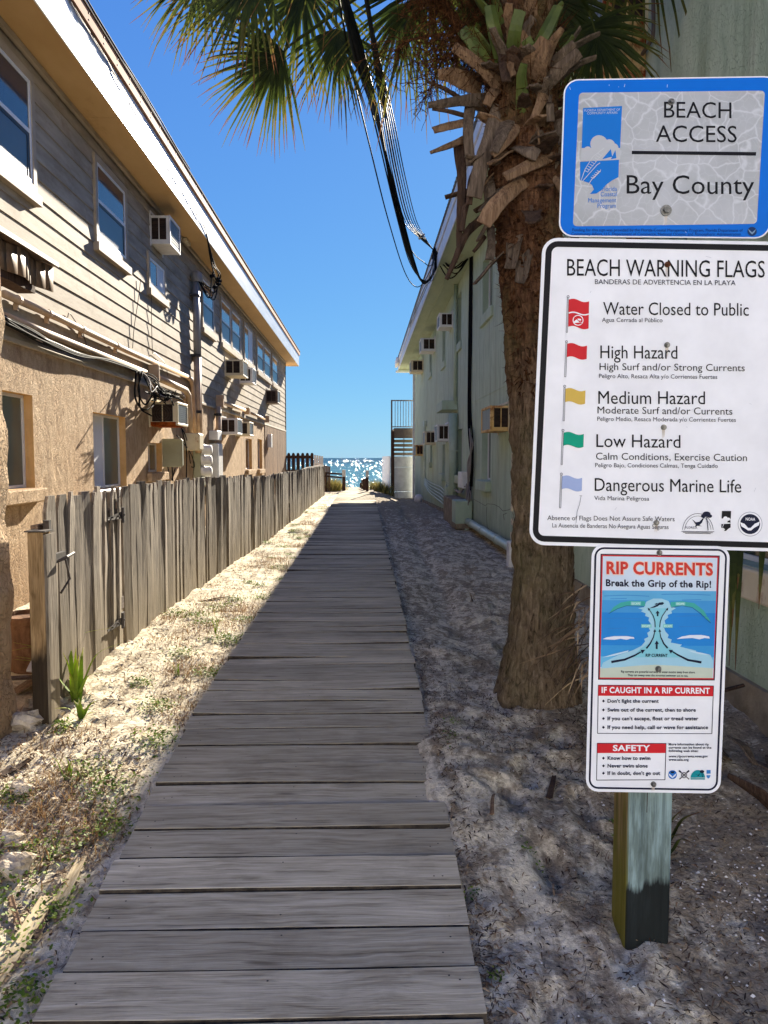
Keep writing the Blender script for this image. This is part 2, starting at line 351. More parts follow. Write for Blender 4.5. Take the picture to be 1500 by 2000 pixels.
# bark, fibres, boots
def barkm():
    m, nt, b = base_mat('palm_bark', .95, .1)
    v = coords(nt, (38,38,9), False); n = noise(nt, v, 1, 8, .72, 1.0)
    z = sepz(nt)[2]; n2 = noise(nt, coords(nt, (3,3,2), False), 1, 4)
    rings = noise(nt, coords(nt, (3,3,44), False), 1, 3, .5, .5)
    upper = math_(nt, 'MULTIPLY', math_(nt, 'SUBTRACT', z, 1.6), 1.6, True)
    h = mixc(nt, math_(nt, 'ADD', math_(nt, 'MULTIPLY', upper, .4), .2), n, rings)
    low = ramp(nt, n, [(.32, C(40,32,26)), (.5, C(124,106,84)), (.68, C(160,142,118))])
    hi = ramp(nt, n, [(.32, C(30,18,12)), (.5, C(92,64,46)), (.7, C(132,98,72))])
    col = mixc(nt, upper, low, hi)
    moss = ramp(nt, n2, [(.5, (0,0,0,1)), (.7, (1,1,1,1))]); col = mixc(nt, math_(nt, 'MULTIPLY', moss, .35), col, C(112,112,74))
    nt.links.new(col, b.inputs['Base Color']); bump(nt, b, h, 1.0, .05); return m
M['bark'] = barkm()
M['boot_tan'] = wood('dry_leaf_base', 2, [C(70,52,40), C(120,95,73), C(150,124,98)], .85, .6, .3)
M['boot_grey'] = wood('weathered_leaf_base', 2, [C(52,43,37), C(94,81,69), C(124,109,95)], .85, .8, .3)
M['boot_dark'] = wood('dark_leaf_base', 2, [C(38,28,24), C(72,56,46), C(94,76,64)], .85, .8, .3)
M['boot_green'] = mk('green_leaf_stalk', C(60,74,30), C(98,110,50), (5,5,5), .5, .35, .2, .003, 8, stain=(C(150,124,84), (5,5,5), .6, .75))
M['board_edge'] = mk('grimy_shaded_board_edge', C(44,40,36), C(84,76,66), (20,20,20), .95, .1, .3, .003, 5)  # edge grime, with the shade of the board gaps put into the colour
M['pale_stalk'] = wood('bleached_palm_stalk', 1, [C(140,120,92), C(192,174,138), C(216,202,170)], .85, .7, .2)
M['fibre'] = mk('palm_fibre', C(40,24,14), C(98,64,38), (30,30,30), .95, .1, .8, .01, 3)
def leafm(name, stops, trans=.35):
    m, nt, b = base_mat(name, .62, .25)
    at = N(nt, 'ShaderNodeAttribute', attribute_name='var'); n = noise(nt, coords(nt, (9,9,9), False), 1, 3)
    f = math_(nt, 'ADD', at.outputs['Fac'], math_(nt, 'MULTIPLY', math_(nt, 'SUBTRACT', n, .5), .35))
    col = ramp(nt, f, stops); nt.links.new(col, b.inputs['Base Color'])
    tr = N(nt, 'ShaderNodeBsdfTranslucent'); nt.links.new(col, tr.inputs['Color']); mx = N(nt, 'ShaderNodeMixShader'); mx.inputs[0].default_value = trans
    out = nt.nodes['Material Output']; nt.links.new(b.outputs[0], mx.inputs[1]); nt.links.new(tr.outputs[0], mx.inputs[2]); nt.links.new(mx.outputs[0], out.inputs[0])
    return m
M['frond'] = leafm('palm_frond_leaf', [(0, C(30,42,18)), (.45, C(62,74,28)), (.72, C(106,102,46)), (.86, C(120,84,52)), (1, C(92,62,44))], .35)
M['weed'] = leafm('weed_leaf', [(0, C(62,84,26)), (.5, C(100,128,38)), (1, C(142,156,62))], .3)
M['straw'] = leafm('dry_straw', [(0, C(84,60,38)), (.4, C(126,94,58)), (.75, C(164,134,90)), (1, C(204,184,146))], .2)
M['litter'] = leafm('dead_litter', [(0, C(44,34,28)), (.4, C(86,66,50)), (.7, C(130,106,80)), (1, C(190,166,130))], .1)
M['blade'] = leafm('seedling_leaf', [(0, C(92,120,30)), (.6, C(150,172,54)), (1, C(176,168,84))], .45)
M['oats'] = leafm('dune_grass_blade', [(0, C(96,104,52)), (.5, C(150,140,76)), (1, C(190,170,110))], .3)
M['rock'] = mk('limestone', C(148,132,110), C(208,196,176), (12,12,12), .95, .1, .9, .02, 3, stain=(C(96,84,66), (9,9,9), .55, .7))
M['shell'] = plain('shell_fragment', C(226,222,214), .6, .3)
M['terracotta'] = mk('brown_planter', C(92,64,44), C(136,100,72), (20,20,9), .85, .15, .6, .01, 4)

# ------------------------------------------------------------------ ground, boardwalk, sea
_ky = [-30,-10,0,2,2.9,4,6,10,18,25,31,33,36,42,52,75]; _kz = [-.75,-.5,-.22,.02,.125,.235,.25,.25,.29,.33,.35,.33,-.2,-1.9,-3.3,-4.6]
def zb(y):
    y = np.asarray(y, dtype=float); return sum(np.interp(y+d, _ky, _kz) for d in (-.5,-.25,0,.25,.5))/5
def vnoise(x, y, seed=0):
    xi = np.floor(x).astype(np.int64); yi = np.floor(y).astype(np.int64); fx = x-xi; fy = y-yi
    fx = fx*fx*(3-2*fx); fy = fy*fy*(3-2*fy)
    def h(a, b):
        k = (a*374761393 + b*668265263 + seed*974711) & 0xffffffff; k = ((k ^ (k >> 13))*1274126177) & 0xffffffff
        return ((k ^ (k >> 16)) & 0xffff)/65535.0
    return (h(xi,yi)*(1-fx)+h(xi+1,yi)*fx)*(1-fy)+(h(xi,yi+1)*(1-fx)+h(xi+1,yi+1)*fx)*fy
def fbm(x, y, f, o=4, seed=0):
    s = 0; a = .5
    for i in range(o): s = s + a*(vnoise(x*f, y*f, seed+i)-.5); f *= 2.03; a *= .5
    return s
BX0, BX1 = -.90, .315
FEET = []
_fr = random.Random(3)
for i_ in range(15):
    FEET.append((.62+.05*i_+(.11 if i_ % 2 else -.11)+_fr.gauss(0,.03), 1.95+.36*i_+_fr.gauss(0,.05), _fr.gauss(-.1,.18)))
for i_ in range(8): FEET.append((_fr.uniform(.5,1.0), _fr.uniform(1.8,3.4), _fr.uniform(-1.2,1.2)))
def gz(x, y):
    x = np.asarray(x, dtype=float); y = np.asarray(y, dtype=float)
    b = zb(y) - .05
    t = np.clip((x-.35)/1.1, 0, 1); b = b - t*t*(3-2*t)*np.clip((y-17)*.028, 0, .42)*(y < 36)
    # sand drifted over the plank ends on the right, rut beside the right building
    b = b + .075*np.exp(-((x-.42)/.22)**2)*np.exp(-((y-3.5)/.75)**2)
    b = b + .03*np.exp(-((x-1.0)/.5)**2)*np.exp(-((y-4.2)/1.0)**2)
    b = b - .05*np.exp(-((x-.62-.02*y)/.13)**2)*np.clip((y-4)/3, 0, 1)*(y < 26)
    b = b + .07*np.clip((x-1.2)/.8, 0, 1)*np.clip((9-y)/4, 0, 1)*np.clip((y-2)/2, 0, 1)
    b = b + .028*np.exp(-((x-.86)**2+(y-2.36)**2)/.16**2)
    for (fx_, fy_, fa_) in FEET:
        dx_, dy_ = x-fx_, y-fy_; u_ = (dx_*math.cos(fa_)+dy_*math.sin(fa_))/.055; v_ = (-dx_*math.sin(fa_)+dy_*math.cos(fa_))/.13; q_ = u_*u_+v_*v_; b = b - .030*np.exp(-q_**2) + .010*np.exp(-(np.sqrt(q_)-1.35)**2*7)
    under = np.clip(np.minimum(x-(BX0+.03), (BX1-.05)-x)/.08, 0, 1)*np.clip((33-y), 0, 1)
    n = fbm(x, y, 1.7, 4, 3)*.09 + fbm(x, y, 9, 4, 11)*.045 + fbm(x, y, 40, 2, 21)*.016
    n = n*np.clip(.5+y*.1, .6, 1)
    return b + n*(1-under) - under*.05
def g1(x, y): return float(gz(x, y))
xs = np.unique(np.concatenate([np.linspace(-60,-6,20), np.linspace(-6,-3.2,20), np.arange(-3.2,2.2,.024), np.linspace(2.2,60,24)]))
ys = [-30,-20,-12,-6,-3,-1,0,.8]; yy = 1.2
while yy < 34: ys.append(yy); yy += max(.02, .0075*yy)
ys += [35,36,38,40,43,46,50,56,62,75]; ys = np.array(ys)
gx, gy = np.meshgrid(xs, ys); gzv = gz(gx, gy); nx, ny = len(xs), len(ys)
me = bpy.data.meshes.new('sand_ground')
vv = np.stack([gx.ravel(), gy.ravel(), gzv.ravel()], 1)
ii = (np.arange(ny-1)[:,None]*nx + np.arange(nx-1)[None,:]).ravel()
ff = np.stack([ii, ii+1, ii+nx+1, ii+nx], 1)
me.from_pydata(vv.tolist(), [], ff.tolist()); me.polygons.foreach_set('use_smooth', np.ones(len(ff), dtype=bool))
ground = bpy.data.objects.new('sand_ground', me); COL.objects.link(ground); tag(ground, 'pale beach sand littered with dead leaves and weeds beside the boardwalk', 'ground', kind='structure')
def sandm():
    m, nt, b = base_mat('sand', .95, .1)
    p = coords(nt, (1,1,1), False); sx = sepz(nt)
    fine = noise(nt, p, 60, 5, .7); mid = noise(nt, p, 13, 7, .72, .5); big = noise(nt, p, 1.6, 4, .6)
    col = ramp(nt, fine, [(.3, C(204,191,162)), (.55, C(229,217,189)), (.75, C(241,232,211))])
    # dark organic soil in drifts: more to the right of the boards and close to the road
    streak = noise(nt, coords(nt, (5,1.6,5), False), 1.6, 6, .66, .9)
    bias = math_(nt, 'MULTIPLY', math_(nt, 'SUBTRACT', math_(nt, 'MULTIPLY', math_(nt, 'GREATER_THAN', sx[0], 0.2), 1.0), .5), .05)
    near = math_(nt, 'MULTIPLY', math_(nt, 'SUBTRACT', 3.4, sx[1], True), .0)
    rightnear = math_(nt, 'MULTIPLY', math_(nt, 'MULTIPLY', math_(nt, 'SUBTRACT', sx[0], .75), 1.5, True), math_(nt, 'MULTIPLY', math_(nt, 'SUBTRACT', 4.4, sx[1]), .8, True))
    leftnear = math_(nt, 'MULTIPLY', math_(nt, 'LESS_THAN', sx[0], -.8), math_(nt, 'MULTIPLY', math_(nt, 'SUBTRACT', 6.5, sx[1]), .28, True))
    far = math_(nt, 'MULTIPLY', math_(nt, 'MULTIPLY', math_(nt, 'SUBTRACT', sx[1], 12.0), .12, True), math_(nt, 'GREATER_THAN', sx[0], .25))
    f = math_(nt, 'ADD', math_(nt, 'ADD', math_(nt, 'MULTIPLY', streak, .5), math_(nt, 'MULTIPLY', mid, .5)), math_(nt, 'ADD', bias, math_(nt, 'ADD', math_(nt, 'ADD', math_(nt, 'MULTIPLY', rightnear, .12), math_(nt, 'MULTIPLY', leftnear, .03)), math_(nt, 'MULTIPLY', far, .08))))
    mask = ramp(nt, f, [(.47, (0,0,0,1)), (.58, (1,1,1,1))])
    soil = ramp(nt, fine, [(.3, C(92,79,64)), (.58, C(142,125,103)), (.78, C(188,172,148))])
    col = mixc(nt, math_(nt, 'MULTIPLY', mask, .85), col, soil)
    nt.links.new(col, b.inputs['Base Color'])
    bump(nt, b, math_(nt, 'ADD', math_(nt, 'MULTIPLY', fine, .5), math_(nt, 'MULTIPLY', noise(nt, p, 26, 5, .6), .8)), .9, .02); return m
me.materials.append(sandm())

mb = MB(); y = .95; k = 0; ends = []
while y < 31.6:
    d = .176 + random.uniform(-.004, .006); gap = random.choice([.009,.010,.011,.013,.016]); k += 1
    x0 = BX0 + random.uniform(-.009, .008); x1 = BX1 + random.uniform(-.008, .008) + (.010 if y < 3.0 else -.008 if y < 4.4 else 0)
    sk = random.gauss(0, .006); va = random.random()
    za, zc = float(zb(y)), float(zb(y+d-gap)); tl = random.gauss(0, .003); dz = random.gauss(0, .002)
    n_ = 7; xsn = [x0+(x1-x0)*i/n_ for i in range(n_+1)]
    bow = random.gauss(0, .004); vs_ = []
    for i, xx in enumerate(xsn):
        t = i/n_; cu = bow*(2*t-1)**2 + dz + tl*(2*t-1); e = .0012*math.sin(xx*31+k*5)
        ya, yb_ = y + sk*(t-.5) + e, y + d - gap + sk*(t-.5) - .0012*math.sin(xx*27+k*3)
        vs_ += [(xx,ya,za+cu-.036),(xx,ya,za+cu-.0015),(xx,ya+.002,za+cu),(xx,yb_-.002,zc+cu),(xx,yb_,zc+cu-.0015),(xx,yb_,zc+cu-.036)]
    fs = []
    for i in range(n_):
        for q in range(6): q2 = (q+1) % 6; fs.append((i*6+q, i*6+q2, (i+1)*6+q2, (i+1)*6+q))
    fs += [tuple(range(6))[::-1], tuple(n_*6+q for q in range(6))]
    mb.raw(vs_, [tuple(reversed(f)) for f in fs], va)
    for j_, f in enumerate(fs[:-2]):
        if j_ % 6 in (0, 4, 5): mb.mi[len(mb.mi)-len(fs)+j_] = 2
    if y < 6:
        for xx in (x0+.07, x0+.1, x1-.06, x1-.09, (x0+x1)/2+random.uniform(-.03,.03)):
            yc = y + d*random.choice([.25,.7]) + random.uniform(-.01,.01); zc_ = za + (zc-za)*((yc-y)/d) + dz + .0016 + abs(bow)
            mb.face([(xx+.0035*math.cos(a), yc+.0035*math.sin(a), zc_) for a in [q*math.pi/3 for q in range(6)]], .5, 1)
    y += d
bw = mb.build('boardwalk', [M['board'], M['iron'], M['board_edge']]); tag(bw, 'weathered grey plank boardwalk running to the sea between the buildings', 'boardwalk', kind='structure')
mb = MB()
for xx in (BX0+.09, -.30, BX1-.10):
    for i in range(60):
        ya, yb_ = .95+i*.51, .95+(i+1)*.51-.002
        z0, z1 = float(zb(ya))-.04, float(zb(yb_))-.04
        mb.hexa([(xx-.02,ya,z0-.16),(xx+.02,ya,z0-.16),(xx+.02,yb_,z1-.16),(xx-.02,yb_,z1-.16)], [(xx-.02,ya,z0),(xx+.02,ya,z0),(xx+.02,yb_,z1),(xx-.02,yb_,z1)])
mb.build('stringers', M['dark_wood'], bw)

def seam():
    m, nt, b = base_mat('sea_water', .3, 0)
    n1 = noise(nt, coords(nt, (.05,.16,1), False), 1, 6, .62, .3); n3 = noise(nt, coords(nt, (.010,.03,1), False), 1, 4)
    y = sepz(nt)[1]; far = math_(nt, 'MULTIPLY', math_(nt, 'SUBTRACT', y, 120), .0012, True)
    col = mixc(nt, far, ramp(nt, n3, [(.35, C(66,112,128)), (.65, C(90,134,144))]), C(52,88,110)); df = N(nt, 'ShaderNodeBsdfDiffuse'); nt.links.new(mixc(nt, math_(nt, 'MULTIPLY', ramp(nt, n1, [(.45, (0,0,0,1)), (.62, (1,1,1,1))]), .35), col, C(36,72,92)), df.inputs['Color'])
    gl = N(nt, 'ShaderNodeBsdfGlossy'); gl.inputs['Roughness'].default_value = .07; bp = N(nt, 'ShaderNodeBump'); bp.inputs['Strength'].default_value = 1; bp.inputs['Distance'].default_value = 2.5
    nt.links.new(noise(nt, coords(nt, (.8,.25,1), False), 1, 4, .6), bp.inputs['Height']); nt.links.new(bp.outputs[0], gl.inputs['Normal'])
    mx = N(nt, 'ShaderNodeMixShader'); mx.inputs[0].default_value = .04; nt.links.new(df.outputs[0], mx.inputs[1]); nt.links.new(gl.outputs[0], mx.inputs[2]); nt.links.new(mx.outputs[0], nt.nodes['Material Output'].inputs[0]); return m
mb = MB(); mb.face([(-12000,50,-3.9),(12000,50,-3.9),(12000,26000,-3.9),(-12000,26000,-3.9)])
sea = mb.build('sea', seam()); tag(sea, 'blue green sea glittering with sunlight beyond the boardwalk', 'sea', kind='structure')
glm, gnt, gb = base_mat('sun_glint_facet', .22, .5); gb.inputs['Base Color'].default_value = C(90,140,150); gb.inputs['Metallic'].default_value = .35
mb = MB(); rg = random.Random(5); hv = (sdir + V((0,-1,.03))).normalized()  # floating facets added for sparkle, tilted to mirror the sun toward the camera
for i in range(850):
    d = 1/(1/2200+(1/78-1/2200)*rg.random()**1.25); az = rg.uniform(-.17,.19); c = V((d*math.sin(az), d*math.cos(az), -3.86)); k = (d/150)**.9
    n_ = (hv + V((rg.gauss(0,.10), rg.gauss(0,.06), 0))).normalized(); u = n_.cross(V((0,1,0))).normalized(); v_ = n_.cross(u); lx_ = rg.uniform(.03,.13)*k; ly_ = rg.uniform(.07,.21)*k; c.z += ly_*.16
    mb.face([c-u*lx_-v_*ly_*.3, c-u*lx_*.2-v_*ly_, c+u*lx_-v_*ly_*.2, c+u*lx_*.3+v_*ly_], rg.random())
mb.build('sun_glint_facets', glm, sea)

# ------------------------------------------------------------------ building helpers
def wall_grid(mb, X, f, y0, y1, z0, z1, holes, depth, mi=0, rmi=1, back=True):
    """wall on plane x=X facing f (+1/-1) with recessed openings (ya,yb,za,zb)"""
    Y = sorted({y0, y1, *[h[0] for h in holes], *[h[1] for h in holes]}); Z = sorted({z0, z1, *[h[2] for h in holes], *[h[3] for h in holes]})
    o = (lambda p: p) if f > 0 else (lambda p: p[::-1])
    for a, b in zip(Y, Y[1:]):
        for c, d in zip(Z, Z[1:]):
            if any(h[0] <= a and b <= h[1] and h[2] <= c and d <= h[3] for h in holes): continue
            mb.face(o([(X,a,c),(X,b,c),(X,b,d),(X,a,d)]), .5, mi)
    xb = X - f*depth
    for (a, b, c, d) in holes:
        mb.face(o([(X,a,c),(xb,a,c),(xb,b,c),(X,b,c)])[::-1], .5, rmi); mb.face(o([(X,a,d),(X,b,d),(xb,b,d),(xb,a,d)])[::-1], .5, rmi)
        mb.face(o([(X,a,c),(X,a,d),(xb,a,d),(xb,a,c)])[::-1], .5, rmi); mb.face(o([(X,b,c),(xb,b,c),(xb,b,d),(X,b,d)])[::-1], .5, rmi)
        if back: mb.face(o([(xb,a,c),(xb,b,c),(xb,b,d),(xb,a,d)]), .5, rmi)
def frame_bars(mb, X0, X1, ya, yb, za, zb, t):
    mb.box(X0, X1, ya, yb, zb-t, zb); mb.box(X0, X1, ya, yb, za, za+t)
    mb.box(X0, X1, ya, ya+t, za+t, zb-t); mb.box(X0, X1, yb-t, yb, za+t, zb-t)
def xq(mb, X, f, ya, yb, za, zb):
    p = [(X,ya,za),(X,yb,za),(X,yb,zb),(X,ya,zb)]; mb.face(p if f > 0 else p[::-1])
def window(parent, X, f, ya, yb, za, zb, style='sash', trim=True, trimmat=None, sill=.04):
    """surface-mounted (trim) or recessed window; f = direction it faces along x"""
    t = .075 if trim else .0; mb = MB()
    if trim: frame_bars(mb, X-.005*f, X+.038*f, ya, yb, za, zb, t)
    else: frame_bars(mb, X-.01*f, X+.02*f, ya, yb, za, zb, .03)
    wnd = mb.build('window', trimmat if trim else M['white_frame'], parent, bevel=.003)
    if trim:
        mb = MB(); a, b, c, d = ya+t, yb-t, za+t, zb-t
        frame_bars(mb, X-.004*f, X+.030*f, a, b, c, d, .035); mb.box(X-.002*f, X+.027*f, a+.035, b-.035, (c+d)/2-.02, (c+d)/2+.02) if style == 'sash' else mb.box(X-.002*f, X+.027*f, (a+b)/2-.018, (a+b)/2+.018, c+.035, d-.035)
        mb.build('frame', M['white_frame'], wnd, bevel=.002)
        a += .035; b -= .035; c += .035; d -= .035
        if style == 'sash':
            mb = MB(); xq(mb, X+.021*f, f, a, b, (c+d)/2+.02, d); mb.build('pane', M['glass'], wnd)
            mb = MB(); xq(mb, X+.019*f, f, a, b, c, (c+d)/2-.02); mb.build('pane', M['screen'], wnd)
            mb = MB(); mb.box(X+.020*f, X+.024*f, b-.05, b, c, (c+d)/2-.02); mb.box(X+.020*f, X+.024*f, a, b-.05, (c+d)/2-.055, (c+d)/2-.02); mb.build('screen_frame', M['black'], wnd)
        else:
            mb = MB(); xq(mb, X+.019*f, f, a, (a+b)/2-.018, c, d); mb.build('pane', M['glass'], wnd)
            mb = MB(); xq(mb, X+.019*f, f, (a+b)/2+.018, b, c, d); mb.build('pane', M['curtain'], wnd)
        mb = MB(); mb.box(X, X+.07*f, ya-.03, yb+.03, za-.10, za-.002); mb.build('sill', trimmat, wnd, bevel=.004)
    else:
        a, b, c, d = ya+.03, yb-.03, za+.03, zb-.03
        for s_ in style:
            mb = MB(); ra, rb, mat = s_; xq(mb, X+.004*f, f, a+(b-a)*ra, a+(b-a)*rb, c, d); mb.build('pane', M[mat], wnd)
        if len(style) > 1:
            mb = MB(); q = a+(b-a)*style[0][1]; mb.box(X+.005*f, X+.016*f, q-.015, q+.015, c, d); mb.build('mullion', M['white_frame'], wnd)
    return wnd

# ------------------------------------------------------------------ left building (tan, two storeys)
XL = -3.1; LY0, LY1 = 2.2, onX(557, 800, XL).y
zS0, zS1 = 2.60, 5.24
bl = thing('apartment_building', (XL-3, 16, .2), 'tan two storey building with lap siding over rough stucco and a bright white fascia', 'building')
mb = MB(); zz = zS0; n = 0
while zz < zS1 - .01:
    z2 = min(zz+.1755, zS1)
    nseg = 14; cuts = sorted([LY0, LY1] + [LY0+(LY1-LY0)*random.random() for _ in range(5)])
    for a, b in zip(cuts, cuts[1:]):
        va = random.random(); jo = random.uniform(0, .0015)
        mb.face([(XL+.0125+jo,a,zz),(XL+.0125+jo,b-.003,zz),(XL+.001,b-.003,z2),(XL+.001,a,z2)], va)
        mb.face([(XL-.004,a,zz),(XL-.004,b,zz),(XL+.0125+jo,b-.003,zz),(XL+.0125+jo,a,zz)], va)
    zz = z2; n += 1
mb.build('siding', M['siding'], bl)
# stucco storey with openings taken from the sight lines
def hole(px0, px1, pyt, pyb, X, ptop=None):
    a = onX(px0, (pyt+pyb)/2, X).y; b = onX(px1, (pyt+pyb)/2, X).y; pm = (px0+px1)/2
    return (a, b, onX(pm, pyb, X).z, onX(pm, pyt, X).z)
LH = [(5.75, onX(66,870,XL).y, 1.27, 2.13), hole(183, 246, 810, 953, XL), hole(289, 316, 865, 922, XL), hole(480, 492, 857, 917, XL), hole(503, 512, 858, 916, XL)]
ysl = onX(517, 880, XL).y
mb = MB(); wall_grid(mb, XL, 1, LY0, ysl, -.6, zS0-.045, LH, .14); mb.build('stucco_wall', [M['stucco_tan'], M['stucco_plain']], bl)
mb = MB(); mb.box(XL-.001, XL+.03, LY0, LY1-.001, zS0-.045, zS0-.002); mb.build('band_board', M['trim'], bl, bevel=.004)
st = {0: [(0,.75,'glass_blind')], 1: [(0,.5,'curtain'),(.5,1,'glass_blind')], 2: [(0,.5,'glass_dark'),(.5,1,'glass_blind')], 3: [(0,1,'glass_dark')], 4: [(0,1,'glass_dark')]}
for i, h in enumerate(LH):
    s_ = st[i] if i else [(0,1,'glass_blind')]
    wd = window(bl, XL-.10, 1, h[0], h[1], h[2], h[3], s_, False)
    mb = MB(); mb.box(XL+.001, XL+.085, h[0]-.09, h[1]+.09, h[2]-.13, h[2]-.004); mb.build('sill', M['stucco_tan'] if i != 1 else M['white'], wd, bevel=.012)
# slatted end bay and body of the building
mb = MB(); y = ysl; 
while y < LY1-.05:
    mb.box(XL-.02, XL+.022, y, y+.17, -.6, zS0-.06, random.random()); y += .26
mb.box(XL-.10, XL-.021, ysl, LY1, -.6, zS0-.06, .1); mb.build('slat_screen', M['slat_wood'], bl)
mb = MB(); mb.box(XL-7, XL-.11, LY0+.01, LY1-.001, -.6, zS0-.06); mb.box(XL-7, XL-.005, LY0+.01, LY1-.003, zS0-.05, zS1); mb.build('back_wall', M['stucco_tan'], bl)
mb = MB(); mb.box(XL-.05, XL+.03, LY1, LY1+.06, -.5, zS1-.003); mb.build('corner_trim', M['dark_wood'], bl)
OV = .46; ye = LY1 + 1.1
mb = MB()
yy0 = LY0-.8
while yy0 < ye-.02:
    y1 = min(yy0+2.44, ye-.01); mb.box(XL-7, XL+OV-.014, yy0, y1-.006, zS1+.002, zS1+.02); yy0 = y1
mb.build('soffit', M['soffit'], bl)
mb = MB(); mb.box(XL+.02, XL+.06, LY0-.8, LY1, zS1-.06, zS1-.001); mb.build('frieze_board', M['trim'], bl, bevel=.003)
mb = MB(); y = LY0-.8
while y < ye-.02:
    y1 = min(y+3.05, ye); j = random.uniform(0,.003)
    mb.box(XL+OV-.012, XL+OV+j, y, y1-.002, zS1-.03, zS1+.40); y = y1
mb.box(XL-7, XL+OV-.012, ye+.001, ye+.012, zS1-.03, zS1+.40)
mb.build('fascia', M['fascia'], bl)
mb = MB(); mb.box(XL-7, XL+OV+.035, LY0-.8, ye+.05, zS1+.405, zS1+.535); 
y = LY0
while y < ye:
    for zq in (.44, .50): mb.box(XL+OV+.035, XL+OV+.04, y, y+.012, zS1+zq, zS1+zq+.012, .5, 1)
    y += .42
mb.build('roof_edge', [M['roof_edge'], M['iron']], bl)
mb = MB(); mb.box(XL-7, XL+OV+.05, LY0-.8, ye+.06, zS1+.538, zS1+.56); mb.build('roof', M['roof_top'], bl)
def uw(px0, px1, pt, pb, style='sash'):
    pm = (pt+pb)/2; a = onX(px0, pm, XL).y; b = onX(px1, pm, XL).y
    window(bl, XL, 1, a, b, 4.02, 5.02, style, True, M['trim'])
window(bl, XL, 1, 5.75, onX(62,260,XL).y, 4.0, 5.08, 'sash', True, M['trim'])
uw(181,243,330,450); uw(392,416,560,640); uw(429,449,590,675); uw(450,468,620,682); uw(475,492,650,705,'slide'); uw(500,513,665,725); uw(514,527,690,740); uw(530,541,700,750)
a = onX(286,530,XL); b = onX(320,540,XL); window(bl, XL, 1, a.y, b.y, onX(300,572,XL).z, onX(300,502,XL).z, 'slide', True, M['trim'])
# soffit lamp
mb = MB(); p = onX(345,455,XL); mb.box(XL+.06, XL+.12, p.y+.2, p.y+.5, zS1-.075, zS1-.005); mb.build('soffit_light', M['cream'], bl, bevel=.01)

# porch at the left edge
pc = V((-1.99, 3.75, g1(-1.99,3.75)))
po = thing('porch', pc, 'rough stucco pillar carrying a brown ribbed metal awning at the left edge', 'porch')
mb = MB(); px1 = -1.815
zs = [-.2+i*.09 for i in range(31)]
for i in range(len(zs)-1):
    za, zc = zs[i], zs[i+1]; j = lambda z: .012*math.sin(z*9)+.008*math.sin(z*23+1)
    mb.hexa([(px1-.30,3.62,za),(px1+j(za),3.62,za),(px1+j(za),3.95,za),(px1-.30,3.95,za)], [(px1-.30,3.62,zc),(px1+j(zc),3.62,zc),(px1+j(zc),3.95,zc),(px1-.30,3.95,zc)])
mb.build('pillar', M['stucco_tan'], po)
mb = MB(); XA = -2.0; yA1 = onX(97,545,XA).y; za0, za1 = 2.60, 2.76
for i in range(48):
    y0 = 1.2+(yA1-1.2)*i/48; y1 = 1.2+(yA1-1.2)*(i+1)/48; f0 = .022*math.sin(i*math.pi/2.6); f1 = .022*math.sin((i+1)*math.pi/2.6)
    mb.hexa([(XA+f0-.006,y0,za0),(XA+f0,y0,za0),(XA+f1,y1,za0),(XA+f1-.006,y1,za0)], [(XA+f0-.006,y0,za1),(XA+f0,y0,za1),(XA+f1,y1,za1),(XA+f1-.006,y1,za1)])
mb.build('valance', M['brown_metal'], po, smooth=True)
mb = MB(); mb.hexa([(XL+.04,1.2,za1+.12),(XA+.05,1.2,za1+.002),(XA+.05,yA1+.03,za1+.002),(XL+.04,yA1+.03,za1+.12)], [(XL+.04,1.2,za1+.15),(XA+.05,1.2,za1+.03),(XA+.05,yA1+.03,za1+.03),(XL+.04,yA1+.03,za1+.15)]); mb.build('awning_roof', M['brown_metal'], po)
mb = MB(); mb.box(XL+.05, XA-.03, yA1-.14, yA1-.02, za0+.03, za1-.01); mb.box(XA-.14, XA-.03, 1.2, yA1-.15, za0-.04, za1-.01); mb.build('beam', M['dark_wood'], po)

# ------------------------------------------------------------------ window air conditioners
def ac(X, f, y0, y1, z0, z1, dep, label, group, body='white', grille='louver', front='coil', tilt=0, cat='air conditioner'):
    t = thing('air_conditioner', (X, (y0+y1)/2, z0), label, cat, group); Xo = X + f*dep
    mb = MB(); mb.box(X+.004*f, Xo-.012*f, y0, y1, z0, z1); mb.build('case', M[body], t, bevel=.008, seg=2)
    mb = MB(); frame_bars(mb, Xo-.011*f, Xo+.012*f, y0-.004, y1+.004, z0-.004, z1+.004, .035); mb.build('front_frame', M[body], t, bevel=.005)
    mb = MB(); w_ = y1-y0
    xq(mb, Xo-.004*f, f, y0+.03, y1-.03, z0+.03, z1-.03); 
    nb = 9
    for i in range(nb): zc = z0+.05+(z1-z0-.1)*i/(nb-1); mb.box(Xo-.003*f, Xo+.003*f, y0+.034, y1-.034, zc-.006, zc+.006)
    mb.build('coil_panel', M[front], t)
    # louvred grilles on the cheek that faces the road
    mb = MB(); pa, pb = sorted((X+f*dep*.10, Xo-f*dep*.16)); mid = (pa+pb)/2
    for (u0, u1) in ((pa, mid-.008), (mid+.008, pb)):
        mb.box(u0, u1, y0-.004, y0-.001, z0+(z1-z0)*.16, z1-(z1-z0)*.1)
        for i in range(10): zc = z0+(z1-z0)*(.2+.66*i/9); mb.box(u0+.003, u1-.003, y0-.011, y0-.005, zc-.005, zc+.004)
    mb.build('side_grille', M[grille], t)
    mb = MB(); mb.box(X+.001*f, X+.022*f, y0-.035, y0-.0045, z0-.03, z1+.03); mb.box(X+.001*f, X+.022*f, y1+.0045, y1+.035, z0-.03, z1+.03); mb.box(X+.001*f, X+.022*f, y0-.035, y1+.035, z1+.0305, z1+.06); mb.build('sleeve', M[body] if body != 'rust' else M['cream'], t)
    return t
